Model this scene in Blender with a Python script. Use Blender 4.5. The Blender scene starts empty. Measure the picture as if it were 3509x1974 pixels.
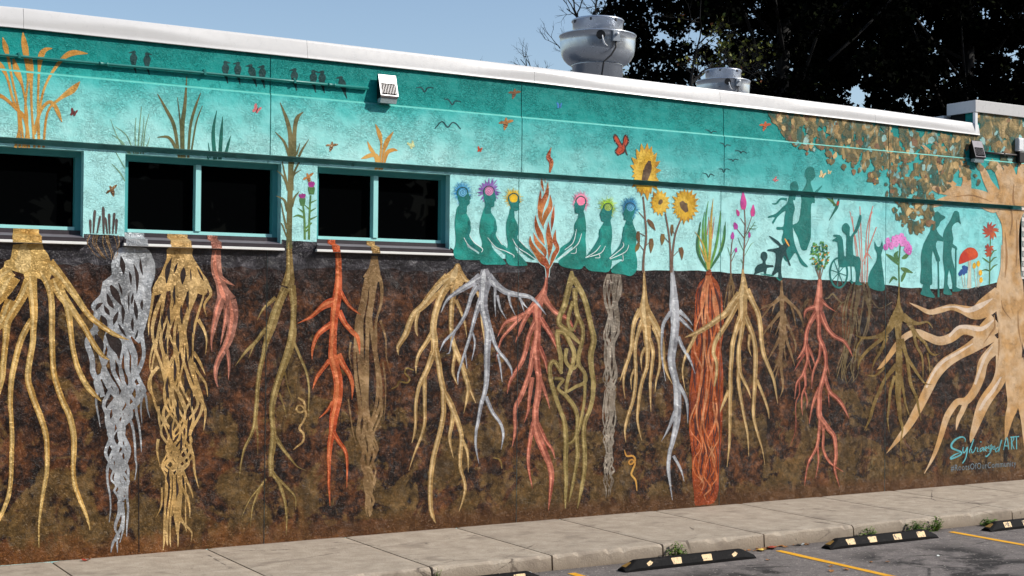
import bpy, bmesh, math, random
from mathutils import Vector, Matrix
from mathutils.geometry import tessellate_polygon
rnd = random.Random(7)
SC = bpy.context.scene
COL = SC.collection
R = math.radians
# ------------------------------------------------------------------ camera
FPX, PW, PH = 4784.578, 3509.0, 1974.0          # surveyed focal length (photo pixels) and photo size
AX = ((0.8552965, -0.5180648, 0.0087594), (0.0148651, 0.0076359, -0.9998604), (0.5179255, 0.8553073, 0.0142320))
EYE = Vector((0, 0, 2.512))
cam = bpy.data.cameras.new('camera'); camo = bpy.data.objects.new('camera', cam); COL.objects.link(camo)
cam.sensor_width = 36; cam.lens = FPX / PW * 36; cam.clip_end = 2000
m = Matrix.Identity(4)
for i in range(3):
    m[i][0] = AX[0][i]; m[i][1] = -AX[1][i]; m[i][2] = -AX[2][i]; m[i][3] = EYE[i]
camo.matrix_world = m; SC.camera = camo
# ------------------------------------------------------------------ light
SUN_EL, SUN_ROT = R(38.4), R(129)
w = bpy.data.worlds.new('World'); SC.world = w; w.use_nodes = True
nt = w.node_tree; bg = nt.nodes['Background']
sky = nt.nodes.new('ShaderNodeTexSky'); sky.sky_type = 'NISHITA'; sky.sun_disc = False
sky.sun_elevation = SUN_EL; sky.sun_rotation = SUN_ROT
sky.air_density = 1.0; sky.dust_density = 1.0; sky.ozone_density = 1.0
nt.links.new(sky.outputs[0], bg.inputs[0]); bg.inputs[1].default_value = 0.15
sl = bpy.data.lights.new('sun', 'SUN'); sl.energy = 5.0; sl.angle = R(0.5); sl.color = (1, .95, .87)
so = bpy.data.objects.new('sun', sl); COL.objects.link(so)
SD = Vector((math.sin(SUN_ROT) * math.cos(SUN_EL), math.cos(SUN_ROT) * math.cos(SUN_EL), math.sin(SUN_EL)))
so.rotation_euler = SD.to_track_quat('Z', 'Y').to_euler(); so.location = (10, -10, 20)
SC.view_settings.view_transform = 'Standard'; SC.view_settings.look = 'None'
SC.view_settings.exposure = 0.0; SC.view_settings.gamma = 1; SC.view_settings.use_curve_mapping = False
SC.render.engine = 'CYCLES'
# ------------------------------------------------------------------ survey helpers
def ray(x, y):
    a, b = (x - PW / 2) / FPX, (y - PH / 2) / FPX
    return Vector([a * AX[0][i] + b * AX[1][i] + AX[2][i] for i in range(3)])
def on_y(x, y, Y):
    r = ray(x, y); r = r * (Y / r.y); return Vector((r.x, Y, r.z + EYE.z))
YW, YB, YU = 13.98, 13.92, 13.94                 # lower wall, belt course, top strip
ZBB, ZBT = 4.104, 4.737                          # belt course bottom and top
JX = (5.43, 8.548, 11.60, 14.565); JG = 0.011
XL, XR = -2.0, 17.42
# ------------------------------------------------------------------ object helpers
def linkobj(name, me, parent=None, mat=None):
    o = bpy.data.objects.new(name, me); COL.objects.link(o)
    if parent: o.parent = parent
    if mat is not None and me is not None: me.materials.append(mat)
    return o
def thing(name, label, cat, loc=(0, 0, 0), rz=0, group=None):
    o = bpy.data.objects.new(name, None); COL.objects.link(o); o.location = loc; o.rotation_euler = (0, 0, rz)
    o.empty_display_size = .2
    o['label'] = label; o['category'] = cat
    if group: o['group'] = group
    return o
def tag(o, label, cat, group=None):
    o['label'] = label; o['category'] = cat
    if group: o['group'] = group
    return o
def dup(root, loc, rz=None, label=None):
    r = root.copy(); COL.objects.link(r); r.location = loc
    if rz is not None: r.rotation_euler = (0, 0, rz)
    if label: r['label'] = label
    for ch in list(root.children):
        c = ch.copy(); COL.objects.link(c); c.parent = r
        for g in ch.children:
            d = g.copy(); COL.objects.link(d); d.parent = c
    return r
def meshobj(name, bm, mat, parent=None, smooth=False, off=(0, 0, 0), bevel=0):
    if off != (0, 0, 0): bmesh.ops.translate(bm, verts=bm.verts, vec=Vector(off))
    if bevel: bmesh.ops.bevel(bm, geom=list(bm.edges), offset=bevel, segments=2, affect='EDGES', profile=.5)
    bmesh.ops.recalc_face_normals(bm, faces=bm.faces)
    me = bpy.data.meshes.new(name); bm.to_mesh(me); bm.free()
    if smooth:
        for p in me.polygons: p.use_smooth = True
    return linkobj(name, me, parent, mat)
def box(bm, x0, x1, y0, y1, z0, z1):
    v = [bm.verts.new(c) for c in ((x0, y0, z0), (x1, y0, z0), (x1, y1, z0), (x0, y1, z0), (x0, y0, z1), (x1, y0, z1), (x1, y1, z1), (x0, y1, z1))]
    for f in ((0, 3, 2, 1), (4, 5, 6, 7), (0, 1, 5, 4), (1, 2, 6, 5), (2, 3, 7, 6), (3, 0, 4, 7)): bm.faces.new([v[i] for i in f])
def extrude_x(bm, prof, x0, x1, caps=True):
    """closed (y,z) profile swept along x"""
    a = [bm.verts.new((x0, p[0], p[1])) for p in prof]; b = [bm.verts.new((x1, p[0], p[1])) for p in prof]
    n = len(prof)
    for i in range(n): bm.faces.new((a[i], a[(i + 1) % n], b[(i + 1) % n], b[i]))
    if caps: bm.faces.new(a); bm.faces.new(b[::-1])
def tube(bm, pts, rad, seg=8, caps=True):
    rings = []
    n = len(pts); pts = [Vector(p) for p in pts]
    for i, p in enumerate(pts):
        d = (pts[min(i + 1, n - 1)] - pts[max(i - 1, 0)]).normalized()
        u = d.orthogonal().normalized() if i == 0 else (pu - d * pu.dot(d)).normalized()
        pu = u; v = d.cross(u); r = rad[i] if isinstance(rad, (list, tuple)) else rad
        rings.append([bm.verts.new(p + (u * math.cos(6.28319 * k / seg) + v * math.sin(6.28319 * k / seg)) * r) for k in range(seg)])
    for a, b in zip(rings, rings[1:]):
        for k in range(seg): bm.faces.new((a[k], a[(k + 1) % seg], b[(k + 1) % seg], b[k]))
    if caps and n > 1: bm.faces.new(rings[0][::-1]); bm.faces.new(rings[-1])
def lathe(bm, prof, seg=48, cx=0, cy=0):
    rings = [[bm.verts.new((cx + r * math.cos(6.28319 * k / seg), cy + r * math.sin(6.28319 * k / seg), z)) for k in range(seg)] for r, z in prof]
    for a, b in zip(rings, rings[1:]):
        for k in range(seg): bm.faces.new((a[k], a[(k + 1) % seg], b[(k + 1) % seg], b[k]))
# ------------------------------------------------------------------ materials
def lin(c):
    return tuple(((v / 255) / 12.92 if v / 255 <= .04045 else ((v / 255 + .055) / 1.055) ** 2.4) for v in c)
class NT:
    def __init__(s, name):
        s.m = bpy.data.materials.new(name); s.m.use_nodes = True; s.t = s.m.node_tree
        s.b = s.t.nodes['Principled BSDF']; s.pos = s.t.nodes.new('ShaderNodeNewGeometry').outputs['Position']
    def n(s, ty, **k):
        q = s.t.nodes.new(ty)
        for a, v in k.items(): setattr(q, a, v)
        return q
    def put(s, sock, v):
        if hasattr(v, 'is_linked') or hasattr(v, 'links'): s.t.links.new(v, sock)
        else: sock.default_value = v
    def scale(s, v, sc):
        q = s.n('ShaderNodeVectorMath', operation='MULTIPLY'); s.put(q.inputs[0], v); q.inputs[1].default_value = sc; return q.outputs[0]
    def noise(s, sc=5, det=4, rough=.55, vec=None, dist=0, ty='FBM', lac=2):
        q = s.n('ShaderNodeTexNoise'); q.noise_type = ty
        s.put(q.inputs['Vector'], vec if vec is not None else s.pos)
        q.inputs['Scale'].default_value = sc; q.inputs['Detail'].default_value = det; q.inputs['Roughness'].default_value = rough
        q.inputs['Distortion'].default_value = dist; q.inputs['Lacunarity'].default_value = lac
        return q.outputs['Fac']
    def ramp(s, v, stops, interp='LINEAR'):
        q = s.n('ShaderNodeValToRGB'); q.color_ramp.interpolation = interp; e = q.color_ramp.elements
        while len(e) < len(stops): e.new(.5)
        for i, (p, c) in enumerate(stops):
            e[i].position = p; e[i].color = (*(c if not isinstance(c, (int, float)) else (c, c, c)), 1)
        s.put(q.inputs[0], v); return q.outputs[0]
    def math(s, op, a, b=0, clamp=False):
        q = s.n('ShaderNodeMath', operation=op, use_clamp=clamp); s.put(q.inputs[0], a); s.put(q.inputs[1], b); return q.outputs[0]
    def map(s, v, a, b, c=0, d=1):
        q = s.n('ShaderNodeMapRange'); s.put(q.inputs[0], v)
        for i, t in enumerate((a, b, c, d)): q.inputs[i + 1].default_value = t
        return q.outputs[0]
    def mix(s, f, a, b, ty='MIX'):
        q = s.n('ShaderNodeMix', data_type='RGBA', blend_type=ty)
        s.put(q.inputs['Factor'], f)
        for k, v in (('A', a), ('B', b)):
            sk = [i for i in q.inputs if i.name == k and i.type == 'RGBA'][0]
            s.put(sk, (*v, 1) if isinstance(v, tuple) else v)
        return [o for o in q.outputs if o.type == 'RGBA'][0]
    def xyz(s):
        q = s.n('ShaderNodeSeparateXYZ'); s.put(q.inputs[0], s.pos); return q.outputs
    def bump(s, h, dist=.01, st=1, normal=None):
        q = s.n('ShaderNodeBump'); q.inputs['Strength'].default_value = st; q.inputs['Distance'].default_value = dist
        s.put(q.inputs['Height'], h)
        if normal is not None: s.put(q.inputs['Normal'], normal)
        s.put(s.b.inputs['Normal'], q.outputs[0]); return q.outputs[0]
    def fin(s, color=None, rough=.6, metal=0, spec=.5):
        if color is not None: s.put(s.b.inputs['Base Color'], (*color, 1) if isinstance(color, tuple) else color)
        s.put(s.b.inputs['Roughness'], rough); s.put(s.b.inputs['Metallic'], metal)
        s.b.inputs['Specular IOR Level'].default_value = spec
        return s.m
def stucco(q, st=1.0, dist=.0085):
    """skip-trowelled render: short torn ridges over a fine tooth; shared by the wall and every coat of paint on it"""
    v = q.scale(q.pos, (1.0, 1.0, 1.35))
    a = q.noise(23, 3, .6, v, 1.2)
    ridge = q.math('ABSOLUTE', q.math('SUBTRACT', a, .5)); ridge = q.map(ridge, 0, .06, 1, 0)
    mask = q.map(q.noise(5, 2, .5), .38, .58)
    fine = q.noise(90, 3, .65)
    h = q.math('ADD', q.math('MULTIPLY', q.math('MULTIPLY', ridge, mask), .55), q.math('MULTIPLY', fine, .35))
    h = q.math('ADD', h, q.math('MULTIPLY', q.noise(11, 3, .6), .8))
    q.bump(h, dist, st)
    return ridge, mask
def paint(name, c, rough=.5, metal=0, var=.16, c2=None, spec=.3, st=1.0):
    gl = rough < .46                                   # metallic and glossy root paints glint off the trowel ridges
    q = NT(name); stucco(q, st, .024 if gl else .0075)
    if gl: rough, spec = .27, .45
    base = lin(c); dk = tuple(x * (1 - var * 1.6) for x in base); lt = tuple(min(1, x * (1 + var)) for x in base)
    col = q.ramp(q.noise(7, 5, .65), [(.3, dk), (.5, base), (.72, lt)])
    if c2: col = q.mix(q.map(q.noise(3.1, 3, .6), .42, .6), col, lin(c2))
    return q.fin(col, rough, metal, spec)
def plain(name, c, rough=.5, metal=0, var=.06, spec=.5, sc=12, bump=0):
    q = NT(name); base = lin(c)
    col = q.ramp(q.noise(sc, 4, .6), [(.3, tuple(x * (1 - var * 1.5) for x in base)), (.7, tuple(min(1, x * (1 + var)) for x in base))])
    if bump: q.bump(q.noise(sc * 6, 3, .6), bump, .6)
    return q.fin(col, rough, metal, spec)
# ------------------------------------------------------------------ wall paint
def mural_sky(name, stops_z, z0, z1, right, rx0=11.0, rx1=16.5, mottled=.06):
    q = NT(name); stucco(q)
    x, y, z = q.xyz()
    n1 = q.noise(2.2, 5, .62, q.scale(q.pos, (1, 1, 1.6))); n2 = q.noise(42, 4, .7, None, .6)
    t = q.map(z, z0, z1)
    t = q.math('ADD', t, q.math('MULTIPLY', q.math('SUBTRACT', n1, .5), .9))
    t = q.math('ADD', t, q.math('MULTIPLY', q.math('SUBTRACT', n2, .5), mottled * 3))
    col = q.ramp(t, stops_z)
    rt = q.math('ADD', q.map(x, rx0, rx1), q.math('MULTIPLY', q.math('SUBTRACT', n1, .5), .6), True)
    col = q.mix(q.math('MULTIPLY', rt, .85), col, q.ramp(t, right))
    return q.fin(col, .5, 0, .22)
M = {}
M['upper'] = mural_sky('mural_teal_paint', [(0, lin((50, 176, 170))), (.35, lin((4, 150, 143))), (1, lin((0, 130, 124)))], 4.75, 5.15,
                       [(0, lin((0, 150, 144))), (.5, lin((0, 140, 134))), (1, lin((0, 128, 122)))], 5, 8)
M['belt'] = mural_sky('mural_fading_teal_paint', [(0, lin((176, 234, 230))), (.45, lin((132, 214, 210))), (.8, lin((80, 192, 188))), (1, lin((36, 170, 164)))], 4.05, 4.85,
                      [(0, lin((100, 200, 198))), (.4, lin((44, 168, 166))), (1, lin((4, 146, 142)))], 6.5, 11.5)
M['lower'] = mural_sky('mural_pale_aqua_paint', [(0, lin((188, 240, 238))), (.6, lin((176, 234, 232))), (1, lin((160, 226, 226)))], 2.6, 4.2,
                       [(0, lin((174, 240, 240))), (.5, lin((146, 228, 228))), (1, lin((96, 204, 206)))], 12.5, 16.5, .05)
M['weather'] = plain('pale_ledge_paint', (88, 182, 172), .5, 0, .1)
def soil_mat():
    q = NT('mural_soil_paint'); ridge, mask = stucco(q, 1.0, .026)
    x, y, z = q.xyz()
    big = q.noise(1.25, 4, .6, None, .6); mid = q.noise(2.6, 5, .68, q.scale(q.pos, (1.25, 1, .9)), .5); fin_ = q.noise(13, 5, .72, None, .4); up = q.noise(3.4, 4, .65, q.scale(q.pos, (1.7, 1, .7)), .8)
    v2 = q.scale(q.pos, (1, 1, 1)); off = q.n('ShaderNodeVectorMath', operation='ADD'); q.put(off.inputs[0], v2); off.inputs[1].default_value = (31, 7, 13)
    oliv = q.noise(1.9, 4, .6, off.outputs[0], 1.0)
    col = q.ramp(q.math('ADD', mid, q.math('MULTIPLY', q.math('SUBTRACT', fin_, .5), 1.15)),
                 [(.28, lin((20, 12, 9))), (.42, lin((44, 26, 16))), (.53, lin((76, 46, 27))), (.64, lin((106, 63, 33))), (.8, lin((132, 80, 42)))])
    # olive dabs, more of them lower down
    h = q.map(z, .2, 2.6, .12, -.12)
    om = q.map(q.math('ADD', q.math('ADD', oliv, h), q.math('MULTIPLY', q.math('SUBTRACT', fin_, .5), .22)), .545, .6)
    col = q.mix(q.math('MULTIPLY', om, .82), col, q.ramp(fin_, [(.3, lin((66, 50, 26))), (.7, lin((134, 104, 56)))]))
    bm_ = q.map(q.math('ADD', up, q.math('MULTIPLY', q.math('SUBTRACT', fin_, .5), .3)), .54, .62)
    col = q.mix(q.math('MULTIPLY', bm_, q.map(z, .6, 2.4, .45, .85)), col, lin((26, 17, 15)))
    # rusty foot, strongest at the near end
    foot = q.math('ADD', q.map(z, .75, .02), q.math('MULTIPLY', q.math('SUBTRACT', mid, .5), 1.7))
    foot = q.math('MULTIPLY', q.map(foot, .7, 1.05), q.map(x, 4.5, 9, 1, .15))
    col = q.mix(q.math('MULTIPLY', foot, .9), col, q.ramp(fin_, [(.3, lin((104, 60, 24))), (.7, lin((150, 94, 44)))]))
    foot2 = q.math('MULTIPLY', q.map(q.math('ADD', q.map(z, .34, 0), q.math('MULTIPLY', q.math('SUBTRACT', fin_, .5), .6)), .3, .7), q.map(x, 5, 8, .4, .9))
    col = q.mix(foot2, col, lin((92, 60, 32)))
    # brown-black topsoil band
    topb = q.math('ADD', q.map(z, 2.45, 3.0), q.math('MULTIPLY', q.math('SUBTRACT', mid, .5), .9))
    top2 = q.map(topb, .3, .85); top2 = q.math('MULTIPLY', top2, q.map(x, 9, 13, 1, .8))
    col = q.mix(q.math('MULTIPLY', top2, .82), col, q.ramp(fin_, [(.35, lin((22, 15, 17))), (.6, lin((44, 34, 36))), (.75, lin((84, 56, 48)))]))
    # paint drips
    vs = q.scale(q.pos, (26, 1, .5)); dr = q.map(q.noise(1, 2, .5, vs), .69, .72); dr = q.math('MULTIPLY', dr, q.map(q.noise(1.1, 2), .45, .6))
    col = q.mix(q.math('MULTIPLY', dr, .7), col, lin((20, 13, 12)))
    return q.fin(col, .27, 0, .3)
M['soil'] = soil_mat()
def topsoil_mat():
    q = NT('mural_topsoil_paint'); stucco(q, 1.0, .026)
    f = q.noise(9, 5, .7, q.scale(q.pos, (.5, 1, 1.6)), .5)
    return q.fin(q.ramp(f, [(.3, lin((26, 23, 27))), (.5, lin((44, 41, 47))), (.68, lin((80, 76, 82)))]), .28, 0, .45)
M['topsoil'] = topsoil_mat()
P = lambda n, *a, **k: M.__setitem__(n, paint('paint_' + n, *a, **k))
P('gold', (200, 154, 78), .4, .3, .25, (218, 180, 108)); P('silver', (158, 160, 162), .38, .3, .16, (186, 190, 194)); P('braid', (200, 160, 96), .4, .25, .22, (216, 180, 120))
P('copper', (160, 104, 86), .42, .25, .18, (186, 128, 106)); P('olivegold', (126, 100, 48), .42, .15, .3, (154, 128, 72)); P('carrot', (190, 76, 28), .42, .1, .25, (214, 108, 58))
P('bronze', (128, 96, 58), .42, .15, .3, (158, 126, 84)); P('tan', (182, 144, 86), .42, .2, .18, (198, 162, 104)); P('rose', (166, 84, 64), .42, .2, .25, (190, 112, 88))
P('knot', (140, 120, 64), .45, .15, .2, (176, 156, 96)); P('greybraid', (130, 116, 100), .45, .2, .22, (164, 152, 136)); P('steel', (150, 150, 156), .42, .2, .14, (178, 180, 186))
P('deeporange', (146, 56, 12), .45, .05, .3, (174, 78, 22)); P('midorange', (194, 94, 34), .45, .1, .25, (160, 64, 18)); P('lightorange', (212, 142, 94), .42, .15, .22, (210, 112, 58)); P('maroon', (70, 26, 18), .5); P('dimbronze', (104, 76, 40), .45, .15, .25, (128, 98, 52))
P('gap', (46, 30, 26), .5, 0, .4, (30, 22, 22)); P('dimolive', (92, 74, 46), .45, .1, .3, (124, 104, 66)); P('olive', (130, 102, 44), .45, .1, .28, (152, 124, 64)); P('treetan', (196, 152, 98), .5, .0, .2, (212, 180, 142))
P('figure', (24, 152, 140), .5, 0, .2, (12, 120, 108)); P('figdark', (14, 122, 116), .5, 0, .15); P('family', (18, 124, 116), .5, 0, .12); P('child', (18, 68, 70), .5, 0, .1); P('elder', (20, 116, 110), .5, 0, .12)
P('bird', (6, 62, 62), .5, 0, .1); P('gull', (8, 74, 78), .5); P('white', (224, 240, 238), .5, 0, .05); P('outline', (16, 62, 66), .5)
P('flame', (166, 74, 36), .45, .1, .2, (196, 120, 56)); P('glow', (182, 236, 234), .5, 0, .04)
P('hblue', (40, 150, 208), .5, 0, .2, (110, 190, 226)); P('hpurple', (104, 66, 150), .5, 0, .25, (140, 100, 180)); P('hyellow', (236, 190, 30), .5, 0, .12); P('hpink', (246, 120, 160), .5, 0, .12, (250, 160, 186)); P('hlime', (164, 214, 50), .5, 0, .15); P('hnavy', (40, 126, 176), .5, 0, .2, (80, 160, 200))
P('hbluelt', (128, 204, 232), .5); P('hyellowlt', (226, 214, 130), .5, 0, .1); P('hpinklt', (232, 170, 196), .5, 0, .1); P('hlimelt', (196, 226, 120), .5, 0, .1); P('hnavylt', (96, 180, 210), .5, 0, .1); P('hpurplelt', (150, 130, 190), .5, 0, .1); P('magenta', (150, 60, 124), .5, 0, .35, (186, 110, 160))
P('brainlime', (140, 168, 70), .5, 0, .2)
P('sunpetal', (216, 168, 38), .5, 0, .18, (236, 196, 76)); P('sunpetal2', (190, 136, 34), .5, 0, .2, (222, 176, 60)); P('sundisc', (86, 62, 42), .6, 0, .4, (128, 104, 76)); P('stem', (122, 96, 80), .5, 0, .15); P('brownleaf', (130, 104, 52), .5, 0, .25, (110, 80, 50))
P('reed', (196, 138, 58), .5, .05, .2, (216, 166, 84)); P('reedgreen', (96, 94, 56), .5, .05, .2, (120, 112, 70)); P('grassdim', (128, 168, 138), .5, 0, .15); P('grassolive', (92, 98, 58), .5, 0, .2, (112, 106, 64)); P('grassteal', (14, 104, 90), .5, 0, .15)
P('green', (96, 138, 72), .5, 0, .2, (70, 120, 70)); P('bladegreen', (112, 164, 62), .5, 0, .2, (70, 150, 90)); P('bladedark', (52, 110, 70), .5, 0, .2); P('bladegold', (196, 166, 76), .5, 0, .15); P('thistle', (168, 54, 140), .5, 0, .2); P('stalk', (88, 78, 74), .5, 0, .2)
P('lupine', (214, 72, 144), .5, 0, .2, (180, 70, 160)); P('phlox', (222, 104, 196), .5, 0, .2, (236, 150, 216)); P('wheat', (208, 132, 116), .5, 0, .12); P('capred', (214, 78, 30), .5, 0, .2, (190, 50, 30)); P('pale', (206, 208, 190), .5, 0, .1); P('blueberry', (34, 80, 150), .5, 0, .25); P('marigold', (238, 184, 40), .5, 0, .15); P('lily', (200, 96, 48), .5, 0, .2, (170, 66, 50))
P('monarch', (196, 72, 34), .5, 0, .2); P('insectdark', (64, 40, 36), .5, 0, .2); P('bee', (196, 132, 66), .5, 0, .25, (120, 80, 50)); P('pinkfly', (228, 128, 130), .5, 0, .15); P('paleyellow', (216, 226, 164), .5, 0, .1); P('bluefly', (50, 130, 196), .5); P('cream', (238, 216, 160), .5, 0, .1); P('maroonfly', (112, 50, 48), .5, 0, .2)
P('leafolive', (120, 108, 68), .5, 0, .35, (88, 92, 66)); P('leafdark', (52, 92, 82), .5, 0, .35, (70, 68, 56)); P('leafgold', (176, 142, 88), .5, 0, .3, (210, 180, 124)); P('leafpale', (122, 178, 176), .5, 0, .25, (166, 200, 192)); P('leafbrown', (118, 88, 64), .5, 0, .3, (150, 116, 80))
P('ink', (96, 178, 188), .5, 0, .2); P('inkpale', (112, 128, 138), .5, 0, .2)
P('treelight', (224, 202, 180), .5, 0, .1)
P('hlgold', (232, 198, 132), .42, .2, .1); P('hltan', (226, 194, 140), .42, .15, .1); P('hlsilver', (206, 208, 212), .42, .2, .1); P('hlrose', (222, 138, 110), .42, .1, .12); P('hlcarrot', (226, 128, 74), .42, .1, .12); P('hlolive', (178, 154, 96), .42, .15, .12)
P('shadebark', (150, 112, 70), .5, 0, .2, (172, 130, 84)); P('crack', (28, 18, 16), .6); P('leafflower', (240, 172, 70), .5, 0, .15); P('bushgreen', (60, 150, 84), .5, 0, .3, (120, 170, 80)); P('bushorange', (222, 150, 70), .5, 0, .2)
# building metals, glass
def metal(name, c, rough, met, var=.08, streak=0, bumpd=0):
    q = NT(name); base = lin(c)
    f = q.noise(6, 4, .6, q.scale(q.pos, (1, 1, .35)))
    col = q.ramp(f, [(.3, tuple(x * (1 - var) for x in base)), (.7, tuple(min(1, x * (1 + var)) for x in base))])
    if bumpd: q.bump(q.noise(1.3, 2, .5), bumpd, 1)
    return q.fin(col, q.map(q.noise(14, 3), .3, .7, rough * .85, rough * 1.15), met)
M['fascia'] = metal('white_coated_metal', (204, 203, 202), .3, .0, .02)
M['trimwhite'] = metal('white_trim_metal', (236, 238, 240), .4, 0, .02)
M['alu'] = metal('spun_aluminium', (206, 212, 220), .3, .82, .06)
M['alub'] = metal('galvanised_box', (150, 156, 162), .42, .8, .1)
M['bronzebox'] = metal('shaded_bronze_enamel', (18, 17, 18), .5, .2, .1)  # near-black bronze: shade of the lamp sides put into the colour
M['lampface'] = metal('sunstruck_bronze_face', (176, 174, 176), .36, .85, .06)  # sun glare on the bronze front put into a paler metal
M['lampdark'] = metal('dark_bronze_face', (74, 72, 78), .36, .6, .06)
M['black'] = plain('black_rubber', (16, 15, 16), .55)
M['pipe'] = metal('teal_painted_pipe', (22, 116, 110), .4, 0, .1)
M['pipedark'] = metal('dark_steel_pipe', (70, 66, 64), .4, .2, .1)
M['frame'] = metal('aqua_frame_shaded', (72, 154, 156), .45, 0, .04)  # aqua frame paint darkened, the shade of the opening put into its colour
M['mullion'] = metal('aqua_frame_sunlit', (158, 222, 220), .45, 0, .04)  # paler copy of the frame paint for the sunlit mullion and bottom rail
M['siltop'] = metal('brown_black_sill', (58, 52, 56), .35, 0, .12)
M['silmid'] = metal('grey_sill_flashing', (106, 102, 108), .4, 0, .12)
M['silnose'] = metal('bare_sill_edge', (236, 236, 232), .35, 0, .04)
M['roof'] = plain('roof_membrane', (90, 90, 92), .8)
M['joint'] = plain('teal_joint_filler', (40, 132, 124), .7)
M['void'] = plain('dark_joint', (26, 18, 16), .9)
M['interior'] = plain('dark_interior', (12, 12, 13), .9)
def glass():
    q = NT('dark_window_glass')
    return q.fin((.0012, .0014, .0016), .015, 0, .03)
M['glass'] = glass()
M['recess'] = plain('dark_louvre_recess', (6, 6, 7), .95, 0, .1, 0)
def clear():
    q = NT('ribbed_lens'); q.bump(q.noise(60, 2), .003, 1)
    return q.fin(lin((176, 196, 200)), .2, .1)
M['lens'] = clear()

def foliage_mat():
    q = NT('mural_foliage_paint'); stucco(q)
    v = q.scale(q.pos, (1.25, 1, .8)); a = q.noise(4.6, 4, .6, v, .9); b = q.noise(8.5, 4, .65, v, .7)
    off = q.n('ShaderNodeVectorMath', operation='ADD'); q.put(off.inputs[0], v); off.inputs[1].default_value = (17, 5, 9); c = q.noise(5.2, 3, .6, off.outputs[0], .8)
    col = q.ramp(a, [(.3, lin((36, 104, 98))), (.4, lin((62, 92, 78))), (.49, lin((112, 104, 70))), (.58, lin((160, 138, 92))), (.7, lin((206, 178, 128)))])
    col = q.mix(q.map(b, .56, .68, 0, .75), col, lin((84, 72, 56)))
    col = q.mix(q.map(c, .58, .7, 0, .85), col, q.ramp(b, [(.35, lin((84, 150, 148))), (.6, lin((160, 200, 194)))]))
    return q.fin(col, .5, 0, .22)
M['foliage'] = foliage_mat()
# ------------------------------------------------------------------ ground and pavement
def struct(o): o['kind'] = 'structure'; return o
def asphalt():
    q = NT('worn_asphalt'); x, y, z = q.xyz()
    ch = q.noise(130, 3, .7); mid = q.noise(9, 5, .65); big = q.noise(.7, 4, .6)
    col = q.ramp(q.math('ADD', q.math('MULTIPLY', ch, .6), q.math('MULTIPLY', mid, .4)), [(.3, lin((74, 70, 70))), (.5, lin((116, 109, 106))), (.66, lin((160, 150, 145)))])
    # dark mottled patches in the middle of each stall
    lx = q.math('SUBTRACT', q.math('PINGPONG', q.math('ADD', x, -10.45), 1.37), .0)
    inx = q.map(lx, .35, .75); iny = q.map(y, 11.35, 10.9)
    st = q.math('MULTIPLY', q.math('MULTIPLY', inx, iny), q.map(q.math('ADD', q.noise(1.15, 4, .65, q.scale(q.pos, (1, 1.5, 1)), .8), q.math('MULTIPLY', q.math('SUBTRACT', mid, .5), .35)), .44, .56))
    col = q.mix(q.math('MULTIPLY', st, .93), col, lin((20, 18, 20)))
    col = q.mix(q.map(big, .35, .75, 0, .3), col, lin((80, 76, 74)))
    edge = q.math('MULTIPLY', q.map(y, 11.72, 11.94), q.map(mid, .35, .6)); col = q.mix(q.math('MULTIPLY', edge, .6), col, lin((60, 50, 42)))
    cr = q.n('ShaderNodeTexVoronoi', feature='DISTANCE_TO_EDGE'); q.put(cr.inputs['Vector'], q.scale(q.pos, (.55, .8, 1))); cr.inputs['Scale'].default_value = .8
    c1 = q.math('MULTIPLY', q.map(cr.outputs[0], .004, .012, 1, 0), q.map(q.noise(1.3, 3), .5, .58)); col = q.mix(q.math('MULTIPLY', c1, .7), col, lin((30, 28, 28)))
    pv = q.n('ShaderNodeTexVoronoi'); q.put(pv.inputs['Vector'], q.pos); pv.inputs['Scale'].default_value = 26
    pc = q.n('ShaderNodeSeparateColor'); q.put(pc.inputs[0], pv.outputs['Color']); peb = q.math('MULTIPLY', q.map(pv.outputs['Distance'], .18, .3, 1, 0), q.map(pc.outputs[0], .8, .86)); col = q.mix(q.math('MULTIPLY', peb, .7), col, lin((196, 186, 176)))
    dk = q.math('MULTIPLY', q.map(pv.outputs['Distance'], .2, .34, 1, 0), q.map(pc.outputs[1], .8, .86)); col = q.mix(q.math('MULTIPLY', dk, .7), col, lin((44, 40, 40)))
    q.bump(q.math('ADD', ch, q.math('MULTIPLY', mid, .5)), .012, .9)
    return q.fin(col, .85, 0, .35)
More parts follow.
